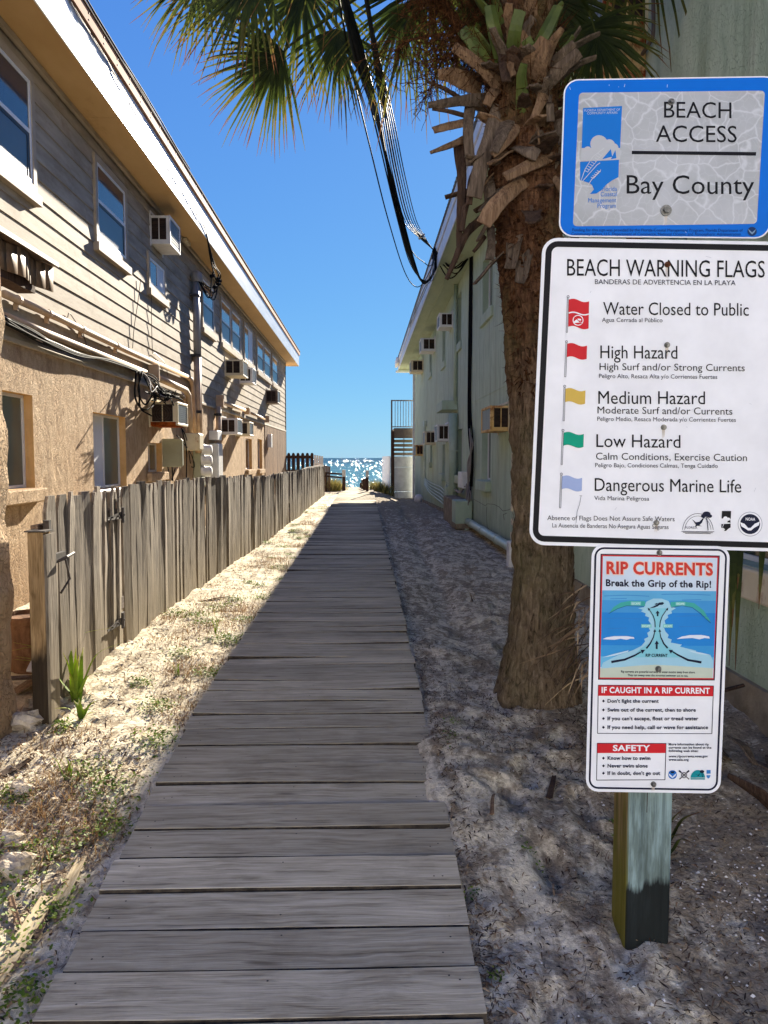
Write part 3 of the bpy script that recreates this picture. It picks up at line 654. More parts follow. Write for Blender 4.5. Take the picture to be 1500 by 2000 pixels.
def acpx(X, f, pn, pt, pb, wid, dep, label, group, **k):
    a = onX(pn, pt, X); b = onX(pn, pb, X); ac(X, f, a.y, a.y+wid, b.z, a.z, dep, label, group, **k)
G1 = 'window air conditioners on the tan building'
acpx(XL,1,292,420,475,.62,.28,'white air conditioner high under the soffit beside the second upstairs window',G1)
acpx(XL,1,438,702,733,.72,.40,'grey framed air conditioner on the siding, nearer of the pair under the upstairs windows',G1,body='cream')
acpx(XL,1,467,718,748,.62,.32,'pale air conditioner on the siding, farther of the pair under the upstairs windows',G1)
acpx(XL,1,519,762,787,.72,.36,'rusty brown air conditioner near the far corner of the tan building',G1,body='brown_metal')
acpx(XL,1,430,817,848,.60,.36,'white boxed air conditioner on the stucco just beyond the tan drain pipe',G1)
acpx(XL,1,459,824,851,.60,.34,'cream air conditioner on the stucco, next beyond the white boxed one',G1,body='cream')
a = onX(291,785,XL); b = onX(291,830,XL)
t = ac(XL,1,a.y,a.y+.62,b.z,a.z,.40,'rust streaked air conditioner under the tangle of cables above the grey cabinet',G1,body='cream',grille='louver')
mb = MB(); mb.box(XL+.01, XL+.38, a.y-.02, a.y-.012, b.z-.01, b.z+.045); mb.box(XL+.03, XL+.37, a.y+.01, a.y+.5, b.z-.02, b.z-.002); mb.build('rusted_pan', M['rust_red'], t)
yc = a.y-.008
mb = MB()
for r_ in (.05,.085,.12):
    cx, cz = XL+.19, (a.z+b.z)/2; mb.tube([(cx+r_*math.cos(q*math.pi/10), yc-.006, cz+r_*math.sin(q*math.pi/10)) for q in range(21)], .003, 5, cap=False)
mb.build('fan_guard', M['iron'], t)

# ------------------------------------------------------------------ pipes, meters and cables on the tan wall
def pipe(name, pts, r, mat, label, cat, n=10, group=None, clamps=None):
    mb = MB(); mb.tube(pts, r, n); o = mb.build(name, mat, smooth=True); tag(o, label, cat, group)
    if clamps:
        mb = MB()
        for p in clamps: mb.tube([V(p)+V((0,0,-.012)), V(p)+V((0,0,.012))], r*1.25, 10)
        mb.build('clamp', M['iron'], o)
    return o
def wl(pts, off=.06, X=XL): return [onX(x, y, X+off) for x, y in pts]
def conduit_thing(name, label, runs, mat, extra=None):
    """runs: list of (pixel list, radius, name, standoff)"""
    t = None
    for (pts, r, nm, off) in runs:
        P = wl(pts, off); 
        if t is None: t = thing(name, P[0], label, 'pipe')
        mb = MB(); mb.tube(P, r, 10); mb.build(nm, mat, t, smooth=True)
    return t
t = conduit_thing('wall_pipe', 'upper tan pipe sloping along the siding and bending down beside the meters', [([(8,574),(120,624),(250,686),(366,736)], .035, 'run', .06), ([(366,736),(373,742),(376,754),(378,800),(381,850)], .045, 'downpipe', .06)], M['tan_pipe'])
for x, y in ((35,586),(95,613),(160,643),(228,675)):
    mb = MB(); p = onX(x, y, XL+.06); mb.tube([p-V((0,.02,0)), p+V((0,.02,0))], .043, 10); mb.box(XL+.02, XL+.06, p.y-.012, p.y+.012, p.z-.09, p.z-.03); mb.build('coupling', M['tan_pipe'], t)
t = conduit_thing('wall_pipe', 'lower tan pipe just above the cable bundle, ending at a square box', [([(8,617),(90,650),(180,686),(284,727)], .035, 'run', .05)], M['tan_pipe'])
t = conduit_thing('wall_pipe', 'short tan pipe from the square box that turns down to the meter cabinet', [([(308,738),(340,752),(362,762),(368,772),(370,800),(372,850)], .05, 'run', .09)], M['tan_pipe'])
def wbox(name, px0, px1, pt, pb, dep, mat, label, cat, y_extra=None, group=None, X=XL, f=1, door=False, wid=None):
    a = onX(px0, pt, X); b = onX(px0, pb, X); y1 = onX(px1, (pt+pb)/2, X+f*dep).y if wid is None else a.y+wid
    t = thing(name, (X, (a.y+y1)/2, b.z), label, cat, group)
    mb = MB(); mb.box(X+.003*f, X+f*dep, a.y, y1, b.z, a.z); mb.build('box', mat, t, bevel=.008)
    if door:
        mb = MB(); mb.box(X+f*(dep+.0005), X+f*(dep+.014), a.y+.02, y1-.02, b.z+.02, a.z-.02); mb.build('door', mat, t, bevel=.004)
        mb = MB(); mb.box(X+f*.01, X+f*(dep-.02), a.y-.010, a.y-.002, b.z+.02, a.z-.02); mb.build('side_plate', mat, t, bevel=.003)
    return t
wbox('junction_box', 288,312,712,745,.16,M['tan_pipe'],'square tan box where the pipes meet above the cable tangle','junction box')
wbox('junction_box', 421,438,771,795,.16,M['tan_pipe'],'square tan box at the head of the vertical drain pipe','junction box')
wbox('junction_box', 476,489,796,809,.15,M['tan_pipe'],'small tan box on the pipe run between the far windows','junction box')
wbox('junction_box', 516,526,812,825,.15,M['tan_pipe'],'smallest tan box at the far end of the pipe run','junction box')
conduit_thing('wall_pipe', 'tan pipe linking the drain pipe box and the small far box', [([(436,787),(478,801)], .04, 'run', .08)], M['tan_pipe'])
conduit_thing('wall_pipe', 'slim tan pipe running to the smallest box by the slatted corner', [([(488,806),(517,818)], .035, 'run', .08)], M['tan_pipe'])
t = conduit_thing('wall_pipe', 'tan vertical drain pipe with two dark straps beyond the meters', [([(427,794),(427,860),(428,945)], .055, 'run', .08)], M['tan_pipe'])
mb = MB()
for y in (810,925): p = onX(427,y,XL+.08); mb.tube([p-V((0,0,.03)),p+V((0,0,.03))], .066, 10); mb.box(XL+.01,XL+.1,p.y-.13,p.y+.13,p.z-.02,p.z+.02)
mb.build('strap', M['iron'], t)
# service mast with weatherhead and drip loops
p0, p1 = onX(382,545,XL+.1), onX(389,885,XL+.1); mx, my = XL+.1, p0.y
t = thing('service_mast', (mx, my, p1.z), 'grey electrical service mast with a rounded cap and looping black cables', 'electrical mast')
zm = onX(385,695,XL+.1).z
mb = MB(); mb.tube([(mx,my,zm),(mx,my,p0.z)], .058, 14); mb.tube([(mx,my+.16,zm),(mx,my+.16,p0.z-.12)], .045, 12); mb.build('upper_tube', M['galv'], t, smooth=True)
mb = MB(); mb.tube([(mx,my,p1.z),(mx,my,zm-.002)], .058, 14); mb.tube([(mx,my+.16,p1.z),(mx,my+.16,zm-.002)], .045, 12); mb.build('lower_tube', M['tan_pipe'], t, smooth=True)
mb = MB(); mb.lathe((mx+.02,my,p0.z), [(.07,-.05),(.095,-.02),(.1,.05),(.085,.11),(.04,.14)], 16); mb.build('weatherhead', M['galv'], t, smooth=True)
mb = MB()
for z in (onX(385,580,XL+.1).z, zm, onX(388,805,XL+.1).z): mb.tube([(mx,my,z-.025),(mx,my,z+.025)], .066, 12); mb.box(XL+.01,mx+.02,my-.1,my+.26,z-.02,z+.02)
mb.build('strap', M['iron'], t)
mb = MB(); hd = V((mx+.05,my-.02,p0.z-.03))
ancL = V((XL+OV+.01, onX(402,440,XL+OV).y, zS1+.02))
for k, (x, y) in enumerate(((424,545),(428,550),(420,562),(426,556),(414,540))):
    e = onX(x, y, XL+.36); m_ = (hd+e)/2+V((.06,.1*(k%2),-.14-.05*k)); mb.tube(spline([hd, m_, e, e+V((.02,.02,.14)), (e+ancL)/2+V((0,0,.05*k-.1)), ancL], 7), .011, 6)
    mb.tube([e+V((-.02,-.02,0)), e+V((.03,.03,.02))], .03, 8)
mb.build('drip_loops', M['wall_cable'], t, smooth=True)
# wire stapled along the fascia
mb = MB(); pts = []
for i in range(44):
    y = 4.2 + (ancL.y-4.2)*i/43; f = i/43; pts.append((XL+OV+.016+.004*math.sin(i*2.1), y, zS1+.46-.40*f**1.6+.012*math.sin(i*1.1)+.006*math.sin(i*2.3)))
mb.tube(pts+[tuple(ancL)], .006, 6); mb.tube([(q[0]+.004, q[1]+.06, q[2]-.02-.012*math.sin(k*2.6)) for k, q in enumerate(pts)], .004, 6)
o = mb.build('fascia_wire', M['wire'], smooth=True); tag(o, 'thin twisted wire running along the white fascia to the mast', 'wire')
mb = MB(); pts = [(XL+OV+.05, 3+i*.8, zS1+.585+.012*math.sin(i*1.7)) for i in range(12)]; mb.tube(pts, .010, 6); mb.tube([(p[0]-.03,p[1],p[2]+.015*math.sin(k)) for k,p in enumerate(pts)], .011, 6)
o = mb.build('roof_cable', M['cable'], smooth=True); tag(o, 'black cables lying along the tan building roof edge', 'cable')
# grey utility cabinet and meter stack
wbox('utility_cabinet', 317,355,857,912,.30,M['grey_metal'],'large grey green metal utility cabinet hanging on the stucco wall','utility box',door=True)
wbox('utility_cabinet', 366,389,847,880,.26,M['cream'],'pale tan box under the two bent pipes','utility box',door=True)
t = wbox('meter_cabinet', 376,406,868,950,.14,M['grey_metal'],'grey green meter cabinet with three white meters stacked on it','meter box',wid=.9)
a = onX(376,868,XL+.14)
for yp in (872,893,915):
    zc = onX(395,yp+6,XL+.2).z; yc = onX(394,yp,XL+.14).y
    mb = MB(); 
    prof = [(.10,0),(.10,.05),(.085,.055),(.085,.16),(.07,.18)]
    b0 = len(mb.v); mb.lathe((0,0,0), prof, 16)
    mb.v = [(XL+.142+z_, yc+x_, zc+y_) for (x_,y_,z_) in mb.v]; o = mb.build('meter', M['white'], t, smooth=True)
    mb = MB(); mb.box(XL+.142, XL+.2, yc-.08, yc+.08, zc-.185, zc-.115); mb.build('meter_socket', M['black'], t)
wbox('breaker_panel', 409,421,866,945,.16,M['white'],'white breaker panel beyond the meter stack','breaker panel',door=True,wid=.5)
wbox('disconnect_switch', 407,419,841,859,.18,M['white'],'small white switch box above the breaker panel','switch box',wid=.45)
wbox('wall_box', 521,532,848,874,.14,M['white'],'slim pale box on the slatted end of the tan building','utility box')
# cable bundle on the band board, its tangle and loops
mb = MB(); mw = MB()
bpts = [(6,622),(60,652),(110,676),(160,694),(215,705),(262,722),(276,726)]
for k in range(11):
    tgt = mw if k in (1,7) else mb
    P = []
    for q, (x, y) in enumerate(bpts):
        o_ = min(1, abs(q-3)*.1+.5); P.append(onX(x, y+(k-5)*1.9*o_*(.4+.6*math.sin(q*.9+.6)), XL+.07+.012*(k%3)) + V((0,0,.012*math.sin(k*3+q*2))))
    tgt.tube(spline(P, 5), .0085 if k % 3 else .012, 6)
    e = P[-1]; t_ = onX(300+random.uniform(-6,40), 770+random.uniform(-8,12), XL+.2+random.random()*.15)
    tgt.tube(spline([e, (e+t_)/2+V((.04,0,-.12+.02*k)), t_, t_+V((random.uniform(-.1,.1), random.uniform(-.1,.3), random.uniform(-.1,.12)))], 6), .008, 6)
o = mb.build('cable_bundle', M['wall_cable'], smooth=True); tag(o, 'sagging bundle of black and white cables under the siding ending in a tangle', 'cables')
mw.build('white_strands', M['white_cable'], o, smooth=True)
mb = MB(); c0 = onX(320,772,XL+.24)
for k in range(16):
    pts = [c0+V((random.gauss(0,.10), random.gauss(0,.26), random.gauss(0,.05))) for _ in range(5)]; mb.tube(spline(pts, 5), .008, 5)
mb.build('tangle', M['wall_cable'], o, smooth=True)
for k, L_ in enumerate([[(266,724),(264,775),(280,800),(300,790),(302,762)], [(272,726),(272,770),(275,798),(296,812)], [(278,728),(270,762),(284,790),(304,760)]]):
    mb = MB(); mb.tube(spline(wl(L_, .10+.02*k), 8), .012, 6); q = mb.build('black_cable', M['wall_cable'], smooth=True); tag(q, ['largest black cable loop hanging left of the rusty air conditioner','black cable that dips under the loop and runs behind the rusty air conditioner','inner black cable loop beside the cable tangle'][k], 'cable', 'black cables hanging under the bundle')
mb = MB()
for L_ in ([(347,800),(352,830),(364,856),(372,905)], [(349,815),(358,850),(364,880),(364,940)], [(345,850),(362,870),(372,885),(378,900),(379,912),(374,912)], [(342,915),(338,930),(336,938)], [(328,912),(330,928),(326,940)], [(336,912),(338,940)]): mb.tube(spline(wl(L_, .05), 7), .009, 6)
q = mb.build('loose_wiring', M['wall_cable'], smooth=True); tag(q, 'loose thin wires trailing around the grey cabinet down to the fence', 'wires')
for k, L_ in enumerate([[(296,562),(296,620),(298,686),(303,690),(322,710),(328,735)], [(275,545),(268,600),(262,640),(259,680)], [(132,620),(136,612),(150,632),(160,645),(174,690)]]):
    mb = MB(); mb.tube(spline(wl(L_, .03), 6), .005, 5); q = mb.build('thin_wire', M['wire'], smooth=True); tag(q, ['thin wire hanging from the small square upstairs window down to the pipe','thin wire hanging straight down the siding left of the small window','kinked thin wire hooked over the upper tan pipe'][k], 'wire', 'thin wires on the siding')

# ------------------------------------------------------------------ wooden fence and gate
_fy = [3.9,4.2,5,5.6,7,8.3,12,18,26.5]; _fx = [-1.69,-1.70,-1.735,-1.745,-1.76,-1.735,-1.60,-1.48,-1.37]
def fxp(y): return float(np.interp(y, _fy, _fx))
def ftop(y): return float(np.interp(y, [4,6,9,12,20,26.5], [1.35,1.352,1.325,1.265,1.27,1.26]))
def pickets(mb, y0, y1, ear=True):
    y = y0
    while y < y1-.05:
        wd = random.uniform(.125,.15); wd = min(wd, y1-y); x0 = fxp(y)+random.gauss(0,.005); x1 = fxp(y+wd)+random.gauss(0,.006); lean = random.gauss(.012,.014)+(.03 if y > 7 else 0); tw = random.gauss(0,.008)
        zt = ftop(y)+random.gauss(0,.012); zb_ = g1(x0,y)-.05; va = random.random(); th = .019; h = zt-zb_
        ng = 4; vs_ = []
        prof = [(0,0),(.25,0),(.6,0),(.9,.0)]
        rows = [0,.3,.62,.93,1]
        wob = [random.gauss(0,.0025) for _ in rows]
        for i, t in enumerate(rows):
            z = zb_+h*t; c = .022 if (t == 1 and ear) else 0
            ya = y+.003+lean*t+c; yb_ = y+wd-.003+lean*t-c; xa = x0+tw*t+wob[i]; xb = x1-tw*t+wob[i]
            if t == 1: ya += random.uniform(0,.008); 
            vs_ += [(xa,ya,z),(xb,yb_,z),(xb-th,yb_,z),(xa-th,ya,z)]
        fs = []
        for i in range(len(rows)-1):
            for q in range(4): q2 = (q+1) % 4; fs.append((i*4+q, i*4+q2, (i+1)*4+q2, (i+1)*4+q))
        fs.append(tuple((len(rows)-1)*4+q for q in range(4))); mb.raw(vs_, fs, va)
        y += wd + random.choice([.0,.001,.002,.005])
YH = 5.62
fe = thing('wooden_fence', (fxp(12), 12, g1(-1.6,12)), 'long weathered grey picket fence leaning along the left side of the boardwalk', 'fence')
mb = MB(); pickets(mb, YH+.01, 26.3); mb.build('picket_panel', M['fence'], fe)
mb = MB(); ya = YH
while ya < 26: 
    yb_ = min(ya+2.4, 26.3)
    for h in (.3,.95): 
        zq = g1(fxp(ya),ya)+h; zr = g1(fxp(yb_),yb_)+h; xa, xb = fxp(ya)-.027, fxp(yb_)-.027
        mb.hexa([(xa-.038,ya,zq),(xa,ya,zq),(xb,yb_-.002,zr),(xb-.038,yb_-.002,zr)],[(xa-.038,ya,zq+.085),(xa,ya,zq+.085),(xb,yb_-.002,zr+.085),(xb-.038,yb_-.002,zr+.085)])
    ya = yb_
mb.build('rail', M['grey_wood'], fe)
for y in np.arange(YH+.05, 26.4, 2.4):
    mb = MB(); x = fxp(y)-.115; mb.box(x-.045,x+.045,y-.045,y+.045,g1(x,y)-.2,ftop(y)-.05); mb.build('post', M['fence'], fe)
ga = thing('wooden_gate', (fxp(4.8), 4.85, g1(-1.7,4.85)), 'weathered board gate with black hinges at the near end of the fence', 'gate')
mb = MB(); pickets(mb, 4.13, YH-.02); mb.build('board_panel', M['fence'], ga)
mb = MB()
for h in (.28,.92): mb.box(fxp(4.8)-.065, fxp(4.8)-.027, 4.15, YH-.04, g1(-1.7,4.8)+h, g1(-1.7,4.8)+h+.085)
mb.build('ledger', M['grey_wood'], ga)
for (px, py) in ((238,1006),(238,1212)):
    p = onX(px, py, fxp(YH)+.022); mb = MB(); mb.strap([p+V((0,-.30,-.006)), p+V((0,-.15,-.002)), p], [.016,.034,.05], .004, (1,0,0)); mb.box(p.x-.006,p.x+.006,p.y+.004,p.y+.05,p.z-.055,p.z+.055); mb.tube([p+V((.006,0,-.055)),p+V((.006,0,.055))], .009, 8)
    for q in (-.22,-.1,.03): mb.tube([p+V((.002,q,0)),p+V((.014,q,0))], .007, 6)
    mb.build('hinge', M['iron'], ga)
p = onX(112,1088,fxp(4.2)+.04); mb = MB(); mb.box(p.x-.012,p.x+.012,p.y-.05,p.y+.09,p.z-.028,p.z+.022); mb.tube([p+V((.01,-.02,-.02)),p+V((.05,0,.0)),p+V((.05,.1,.01))], .009, 6); mb.tube([p+V((.02,.06,-.02)),p+V((.03,.09,-.13)),p+V((.005,.02,-.20))], .006, 6); mb.build('latch', M['iron'], ga)
# gate post
gp0 = onZ(64,1385,zb(4.0)-.05); gp = thing('gate_post', (-1.70, 4.02, g1(-1.70,4.0)), 'squat square gate post, tan above and charred black below', 'post')
yf = 3.97; XA_, XB_ = onY(61,1300,yf).x, onY(96,1300,yf).x; ztp = onY(75,1040,yf).z
mb = MB(); mb.box(XA_, XB_-.012, yf, yf+.10, g1(-1.7,4)-.25, ztp); mb.build('post_body', M['gatepost'], gp, bevel=.004)
mb = MB(); mb.box(XB_-.0115, XB_+.004, yf+.004, yf+.12, g1(-1.7,4)-.05, ztp-.012); mb.build('strike_board', M['fence'], gp)
mb = MB(); mb.box(onY(85,1030,yf+.13).x, onY(97,1030,yf+.13).x, yf+.122, yf+.15, ztp-.3, onY(90,1016,yf+.13).z); mb.build('strike_plate', M['iron'], gp)
mb = MB(); mb.box(XA_-.012, XB_+.002, yf-.006, yf+.10, ztp+.001, ztp+.008); mb.build('cap', M['iron'], gp)

# planter, boards behind the pillar
pp = V((-2.14, 4.9, g1(-2.14,4.9))); mb = MB(); mb.lathe(pp-V((0,0,.03)), [(.10,0),(.14,.05),(.165,.2),(.17,.3),(.16,.33),(.175,.345),(.175,.38),(.15,.385),(.15,.36),(.04,.365)], 24)
pl = mb.build('planter', M['terracotta'], smooth=True); tag(pl, 'round brown planter half hidden behind the stucco pillar', 'planter')
for k, (x, y, L, a, z, lab) in enumerate([(-1.98,4.55,.5,.5,.06,'pale broken board lowest in the pile behind the gate post'),(-1.95,4.62,.42,-.2,.16,'curved white board leaning on the planter'),(-1.9,4.5,.34,.9,.10,'brown broken board stuck between the post and the planter')]):
    mb = MB(); d = V((math.sin(a), math.cos(a), .35*(k-.6))).normalized(); c = V((x,y,g1(x,y)+z)); mb.strap([c-d*L/2, c, c+d*L/2], [.09,.1,.08], .012, (0,0,1)); o = mb.build('broken_board', M['white' if k == 1 else 'slat_wood'] if k != 0 else M['grey_wood']); tag(o, lab, 'board', 'broken boards behind the gate post')

# ------------------------------------------------------------------ far end of the boardwalk
yB = 30.3
pf = thing('picket_fence', (-2.55,yB,g1(-2.5,yB)), 'dark brown picket fence with gaps against the sky at the corner of the tan building', 'fence')
mb = MB()
for i in range(6):
    x0 = onY(561+i*9.1,900,yB).x; x1 = onY(567+i*9.1,900,yB).x; zt = onY(585,884.5,yB).z
    mb.box(x0,x1,yB,yB+.025,g1(-2.4,yB)-.1,zt-.05,random.random()); mb.hexa([(x0,yB,zt-.05),(x1,yB,zt-.05),(x1,yB+.025,zt-.05),(x0,yB+.025,zt-.05)],[(x0+.03,yB,zt),(x1-.03,yB,zt),(x1-.03,yB+.025,zt),(x0+.03,yB+.025,zt)])
mb.build('picket', M['dark_wood'], pf)
mb = MB(); xa, xb = onY(559,890,yB).x, onY(611,890,yB).x
for yp in (890,895): pass
z1 = onY(585,889.5,yB).z; mb.box(xa,xb,yB+.026,yB+.07,z1-.12,z1); z2 = onY(585,917,yB).z; mb.box(xa,xb,yB+.026,yB+.07,z2-.12,z2); mb.build('rail', M['dark_wood'], pf)
wf = thing('picket_fence', (-2,yB+.8,g1(-2,yB+.8)), 'short bright white picket fence next to the brown one', 'fence')
mb = MB()
for i in range(4): x0 = onY(613.5+i*4.6,900,yB+.8).x; mb.box(x0,x0+.075,yB+.8,yB+.825,g1(-2,yB+.8)-.1,onY(620,888.5+i*.8,yB+.8).z)
mb.box(onY(613,900,yB+.8).x,onY(631,900,yB+.8).x,yB+.826,yB+.86,.5,onY(620,904,yB+.8).z); mb.build('picket', M['white'], wf)
tf = thing('board_fence', (-1.5,29,g1(-1.5,29)), 'low tan board fence crossing behind the end of the weathered fence', 'fence')
mb = MB(); x0 = onY(630,920,28.6).x
for i in range(5): mb.box(x0+i*.058,x0+i*.058+.052,28.6,28.62,g1(-1.5,28.6)-.1,onY(640,908+i*.8,28.6).z,random.random())
mb.build('boards', M['slat_wood'], tf)
def railpost(px0, px1, pyb, pyt, pw, Y, label):
    x0, x1 = onY(px0,940,Y).x, onY(px1,940,Y).x; zt = onY(px0,pyt,Y).z; zm_ = onY(px0,pw,Y).z; zl = float(zb(Y))-.3
    t = thing('rail_post', ((x0+x1)/2,Y,float(zb(Y))), label, 'post', 'posts at the sea end of the boardwalk')
    mb = MB(); mb.box(x0,x1,Y,Y+.13,zl,zm_); mb.build('shaft', M['dark_wood'], t); mb = MB(); mb.box(x0-.005,x1+.005,Y-.005,Y+.135,zm_+.001,zt); mb.build('white_sleeve', M['white'], t, bevel=.006)
railpost(668.5,674.5,958,917.5,931,28.4,'white topped wooden post left of the boardwalk end'); railpost(714.5,720,961,919,932.5,27.8,'white topped wooden post right of the boardwalk end')
hr = thing('handrail', (-1.2,28.45,float(zb(28.4))), 'pair of dark wooden rails joining the fence to the left white topped post', 'handrail')
for (pa, pb) in (((635,923.5),(668,926)),((633,929.5),(668,933))):
    a, b = onY(*pa,28.45), onY(*pb,28.45); mb = MB(); mb.hexa([a-V((0,0,.03)), b-V((0,0,.03)), b+V((0,.05,-.03)), a+V((0,.05,-.03))],[a+V((0,0,.03)), b+V((0,0,.03)), b+V((0,.05,.03)), a+V((0,.05,.03))]); mb.build('rail', M['dark_wood'], hr)
mb = MB()
for px in (637,): a = onY(px,935,28.5); mb.box(a.x-.03,a.x+.03,28.5,28.56,float(zb(28.5))-.2,a.z+.2)
mb.build('post', M['dark_wood'], hr)
sr = thing('stair_rail', (.0,29.6,float(zb(29))), 'descending brown posts of the beach stairs beyond the right white topped post', 'stair rail')
for k, (px, yt) in enumerate(((712,935),(708.5,937),(705.5,943))):
    Y = 28.8+k*1.1; a = onY(px,yt,Y); mb = MB(); mb.box(a.x-.06,a.x+.05,Y,Y+.12,-1.5,a.z); mb.build('post', M['dark_wood'], sr)

# ------------------------------------------------------------------ right building (pale green stucco)
XR = 2.0; RY1 = onX(811,850,XR).y; rS = 1.55+3.70; XE = 1.40; reY = 33.0
br = thing('apartment_building', (XR+3, 14, 0), 'pale green stucco building with deep eaves on the right of the boardwalk', 'building')
def rh(px0, px1, pyt, pyb):   # on the right wall nearer = larger px
    a = onX(px1,(pyt+pyb)/2,XR).y; b = onX(px0,(pyt+pyb)/2,XR).y; pm = (px0+px1)/2; return (a,b,onX(pm,pyb,XR).z,onX(pm,pyt,XR).z)
RH = [rh(941,958,828,938), rh(893,903,838,928), rh(864,869,868,925), rh(840,844,870,902), rh(943,962,497,608), rh(892,901,575,671), rh(864,870,632,707), rh(839,843.5,668,728), rh(1398,1560,905,1108)]
RH[8] = (onX(1560,1000,XR).y, onX(1400,1000,XR).y, .99, 1.75)
RH = RH[:8] + [RH[8]]
mb = MB(); wall_grid(mb, XR, -1, 2.4, RY1, -.75, rS, RH, .16, 0, 1, False); mb.build('stucco_wall', [M['stucco_green'], M['green_paint']], br)
mb = MB(); mb.box(XR+.18, XR+8, 2.4, RY1-.003, -.75, rS-.003); mb.build('inner_wall', M['stucco_green'], br)
for i, h in enumerate(RH):
    wd = window(br, XR+.12, -1, h[0], h[1], h[2], h[3], [(0,.5,'glass_dark'),(.5,1,'glass_dark')] if i in (0,8) else [(0,.5,'glass_dark' if i%2 else 'glass'),(.5,1,'glass_blind')], False)
    mb = MB(); d = .10 if i < 4 else .045
    mb.box(XR-d, XR+.10, h[0]-.10, h[1]+.10, h[2]-.17, h[2]-.004); mb.build('sill', M['stucco_green'] if i != 8 else M['cream'], wd, bevel=.014, seg=2)
# storey joint, paint cracks and the footing below the stucco
zj = onX(921,787,XR).z
mb = MB(); mb.box(XR-.006, XR+.002, 2.41, RY1-.01, zj-.006, zj+.006); mb.build('storey_joint', M['stucco_green'], br)
mb = MB(); ysx = np.arange(2.4, RY1, .6)
for a in ysx: 
    b = min(a+.6, RY1-.002); zt_ = .40 if a < 12 else .40-(a-12)*.02; mb.box(XR-.028, XR+.001, a, b-.001, -.7, zt_+random.uniform(-.006,.006))
mb.build('footing', M['concrete'], br)
mb = MB(); mb.box(XE+.02, XR+.1, 1.6, reY-.02, rS+.002, rS+.02)
mb.build('soffit', M['green_soffit'], br)
mb = MB(); mb.box((XE+XR)/2-.02, (XE+XR)/2+.02, 1.6, reY-.05, rS-.012, rS+.0015); mb.build('soffit_batten', M['green_soffit'], br)
mb = MB(); mb.box(XE-.0, XE+.02, 1.6, reY, rS-.03, rS+.24); mb.box(XE-.022, XE-.001, 1.6, reY, rS+.2405, rS+.40); mb.box(XE+.02, XR+8, reY+.001, reY+.02, rS-.03, rS+.5); mb.build('fascia', M['white'], br, bevel=.003)
# gutter: a square-backed trough with an end cap near the sea
mb = MB(); mb.box(XE-.13,XE-.024, reY-1.6, reY+.02, rS+.12, rS+.36); mb.build('gutter', M['white'], br, bevel=.02, seg=2)
# corrugated roof
mb = MB(); y = 1.6; st_ = .0425
rr = []
while y < reY+.1: rr.append(y); y += st_
for i in range(len(rr)-1):
    f = lambda q: .009*(1 if q % 4 in (0,1) else -1)
    a, b = rr[i], rr[i+1]; za, zc = rS+.425+f(i), rS+.425+f(i+1)
    mb.face([(XE-.05,a,za),(XR+5,a,za+1.5),(XR+5,b,zc+1.5),(XE-.05,b,zc)]); mb.face([(XE-.05,a,za-.006),(XE-.05,a,za),(XE-.05,b,zc),(XE-.05,b,zc-.006)])
mb.build('roof', M['galv'], br)
# peeled plaster strip
mb = MB(); px = 1003; p0 = onX(px,840,XR); z = -.1
while z < 2.1:
    h = random.uniform(.05,.2); d = random.uniform(.0,.05); mb.box(XR-.012-random.random()*.01, XR+.002, p0.y-.05-d, p0.y+.05, z, z+h, random.random()); z += h+random.choice([.003,.05,.1])
mb.build('peeling_plaster', M['cream'], br, bevel=.005)
# cracks in the stucco
mb = MB()
for L_ in ([(925,975),(938,982),(948,988),(952,984),(965,985),(975,990),(982,998),(993,996),(1000,992)], [(951,990),(950,1005),(952,1030),(958,1042)], [(985,1015),(983,1005),(990,1002)]): mb.tube(wl(L_, -.001, XR), .0035, 5)
mb.build('wall_crack', M['iron'], br)

G2 = 'window air conditioners on the green building'
def acr(pn, pt, pb, wid, dep, label, **k): 
    a = onX(pn,pt,XR); b = onX(pn,pb,XR); return ac(XR,-1,a.y,a.y+wid,b.z,a.z,dep,label,G2,**k)
acr(996,792,842,.84,.26,'large rusty orange and cream air conditioner beside the palm trunk',body='rust')
acr(877,829,862,.72,.27,'white air conditioner below the green junction box',body='white')
acr(851,842,868,.8,.30,'small white air conditioner next beyond the junction box',body='cream')
acr(827,869,890,.9,.26,'lowest air conditioner with a dark opening near the far corner',body='rust')
acr(851,660,685,.75,.40,'upstairs white air conditioner with two grey grilles, middle of the three under the eave')
acr(827,703,726,.8,.42,'upstairs air conditioner rusting underneath at the far corner under the eave',body='cream')
acr(885,611,638,.6,.30,'upstairs white air conditioner nearest of the three under the eave')
t = acr(1266,-90,52,.62,.30,'rusty air conditioner on brackets high on the green wall behind the palm fronds',body='rust')
a = onX(1266,52,XR)
mb = MB(); mb.hexa([(XR-.02,a.y+.02,a.z-.36),(XR-.004,a.y+.02,a.z-.36),(XR-.004,a.y+.56,a.z-.36),(XR-.02,a.y+.56,a.z-.36)],[(XR-.30,a.y+.02,a.z-.035),(XR-.004,a.y+.02,a.z-.035),(XR-.004,a.y+.56,a.z-.035),(XR-.30,a.y+.56,a.z-.035)]); mb.build('support_bracket', M['rust'], t)
mb = MB(); mb.tube(spline(wl([(1275,-40),(1276,60),(1268,85),(1244,120),(1222,146)], -.03, XR), 6), .014, 8); o = mb.build('wall_cable', M['wire'], smooth=True); tag(o, 'brown cable bending down the green wall beside the high rusty air conditioner', 'cable')

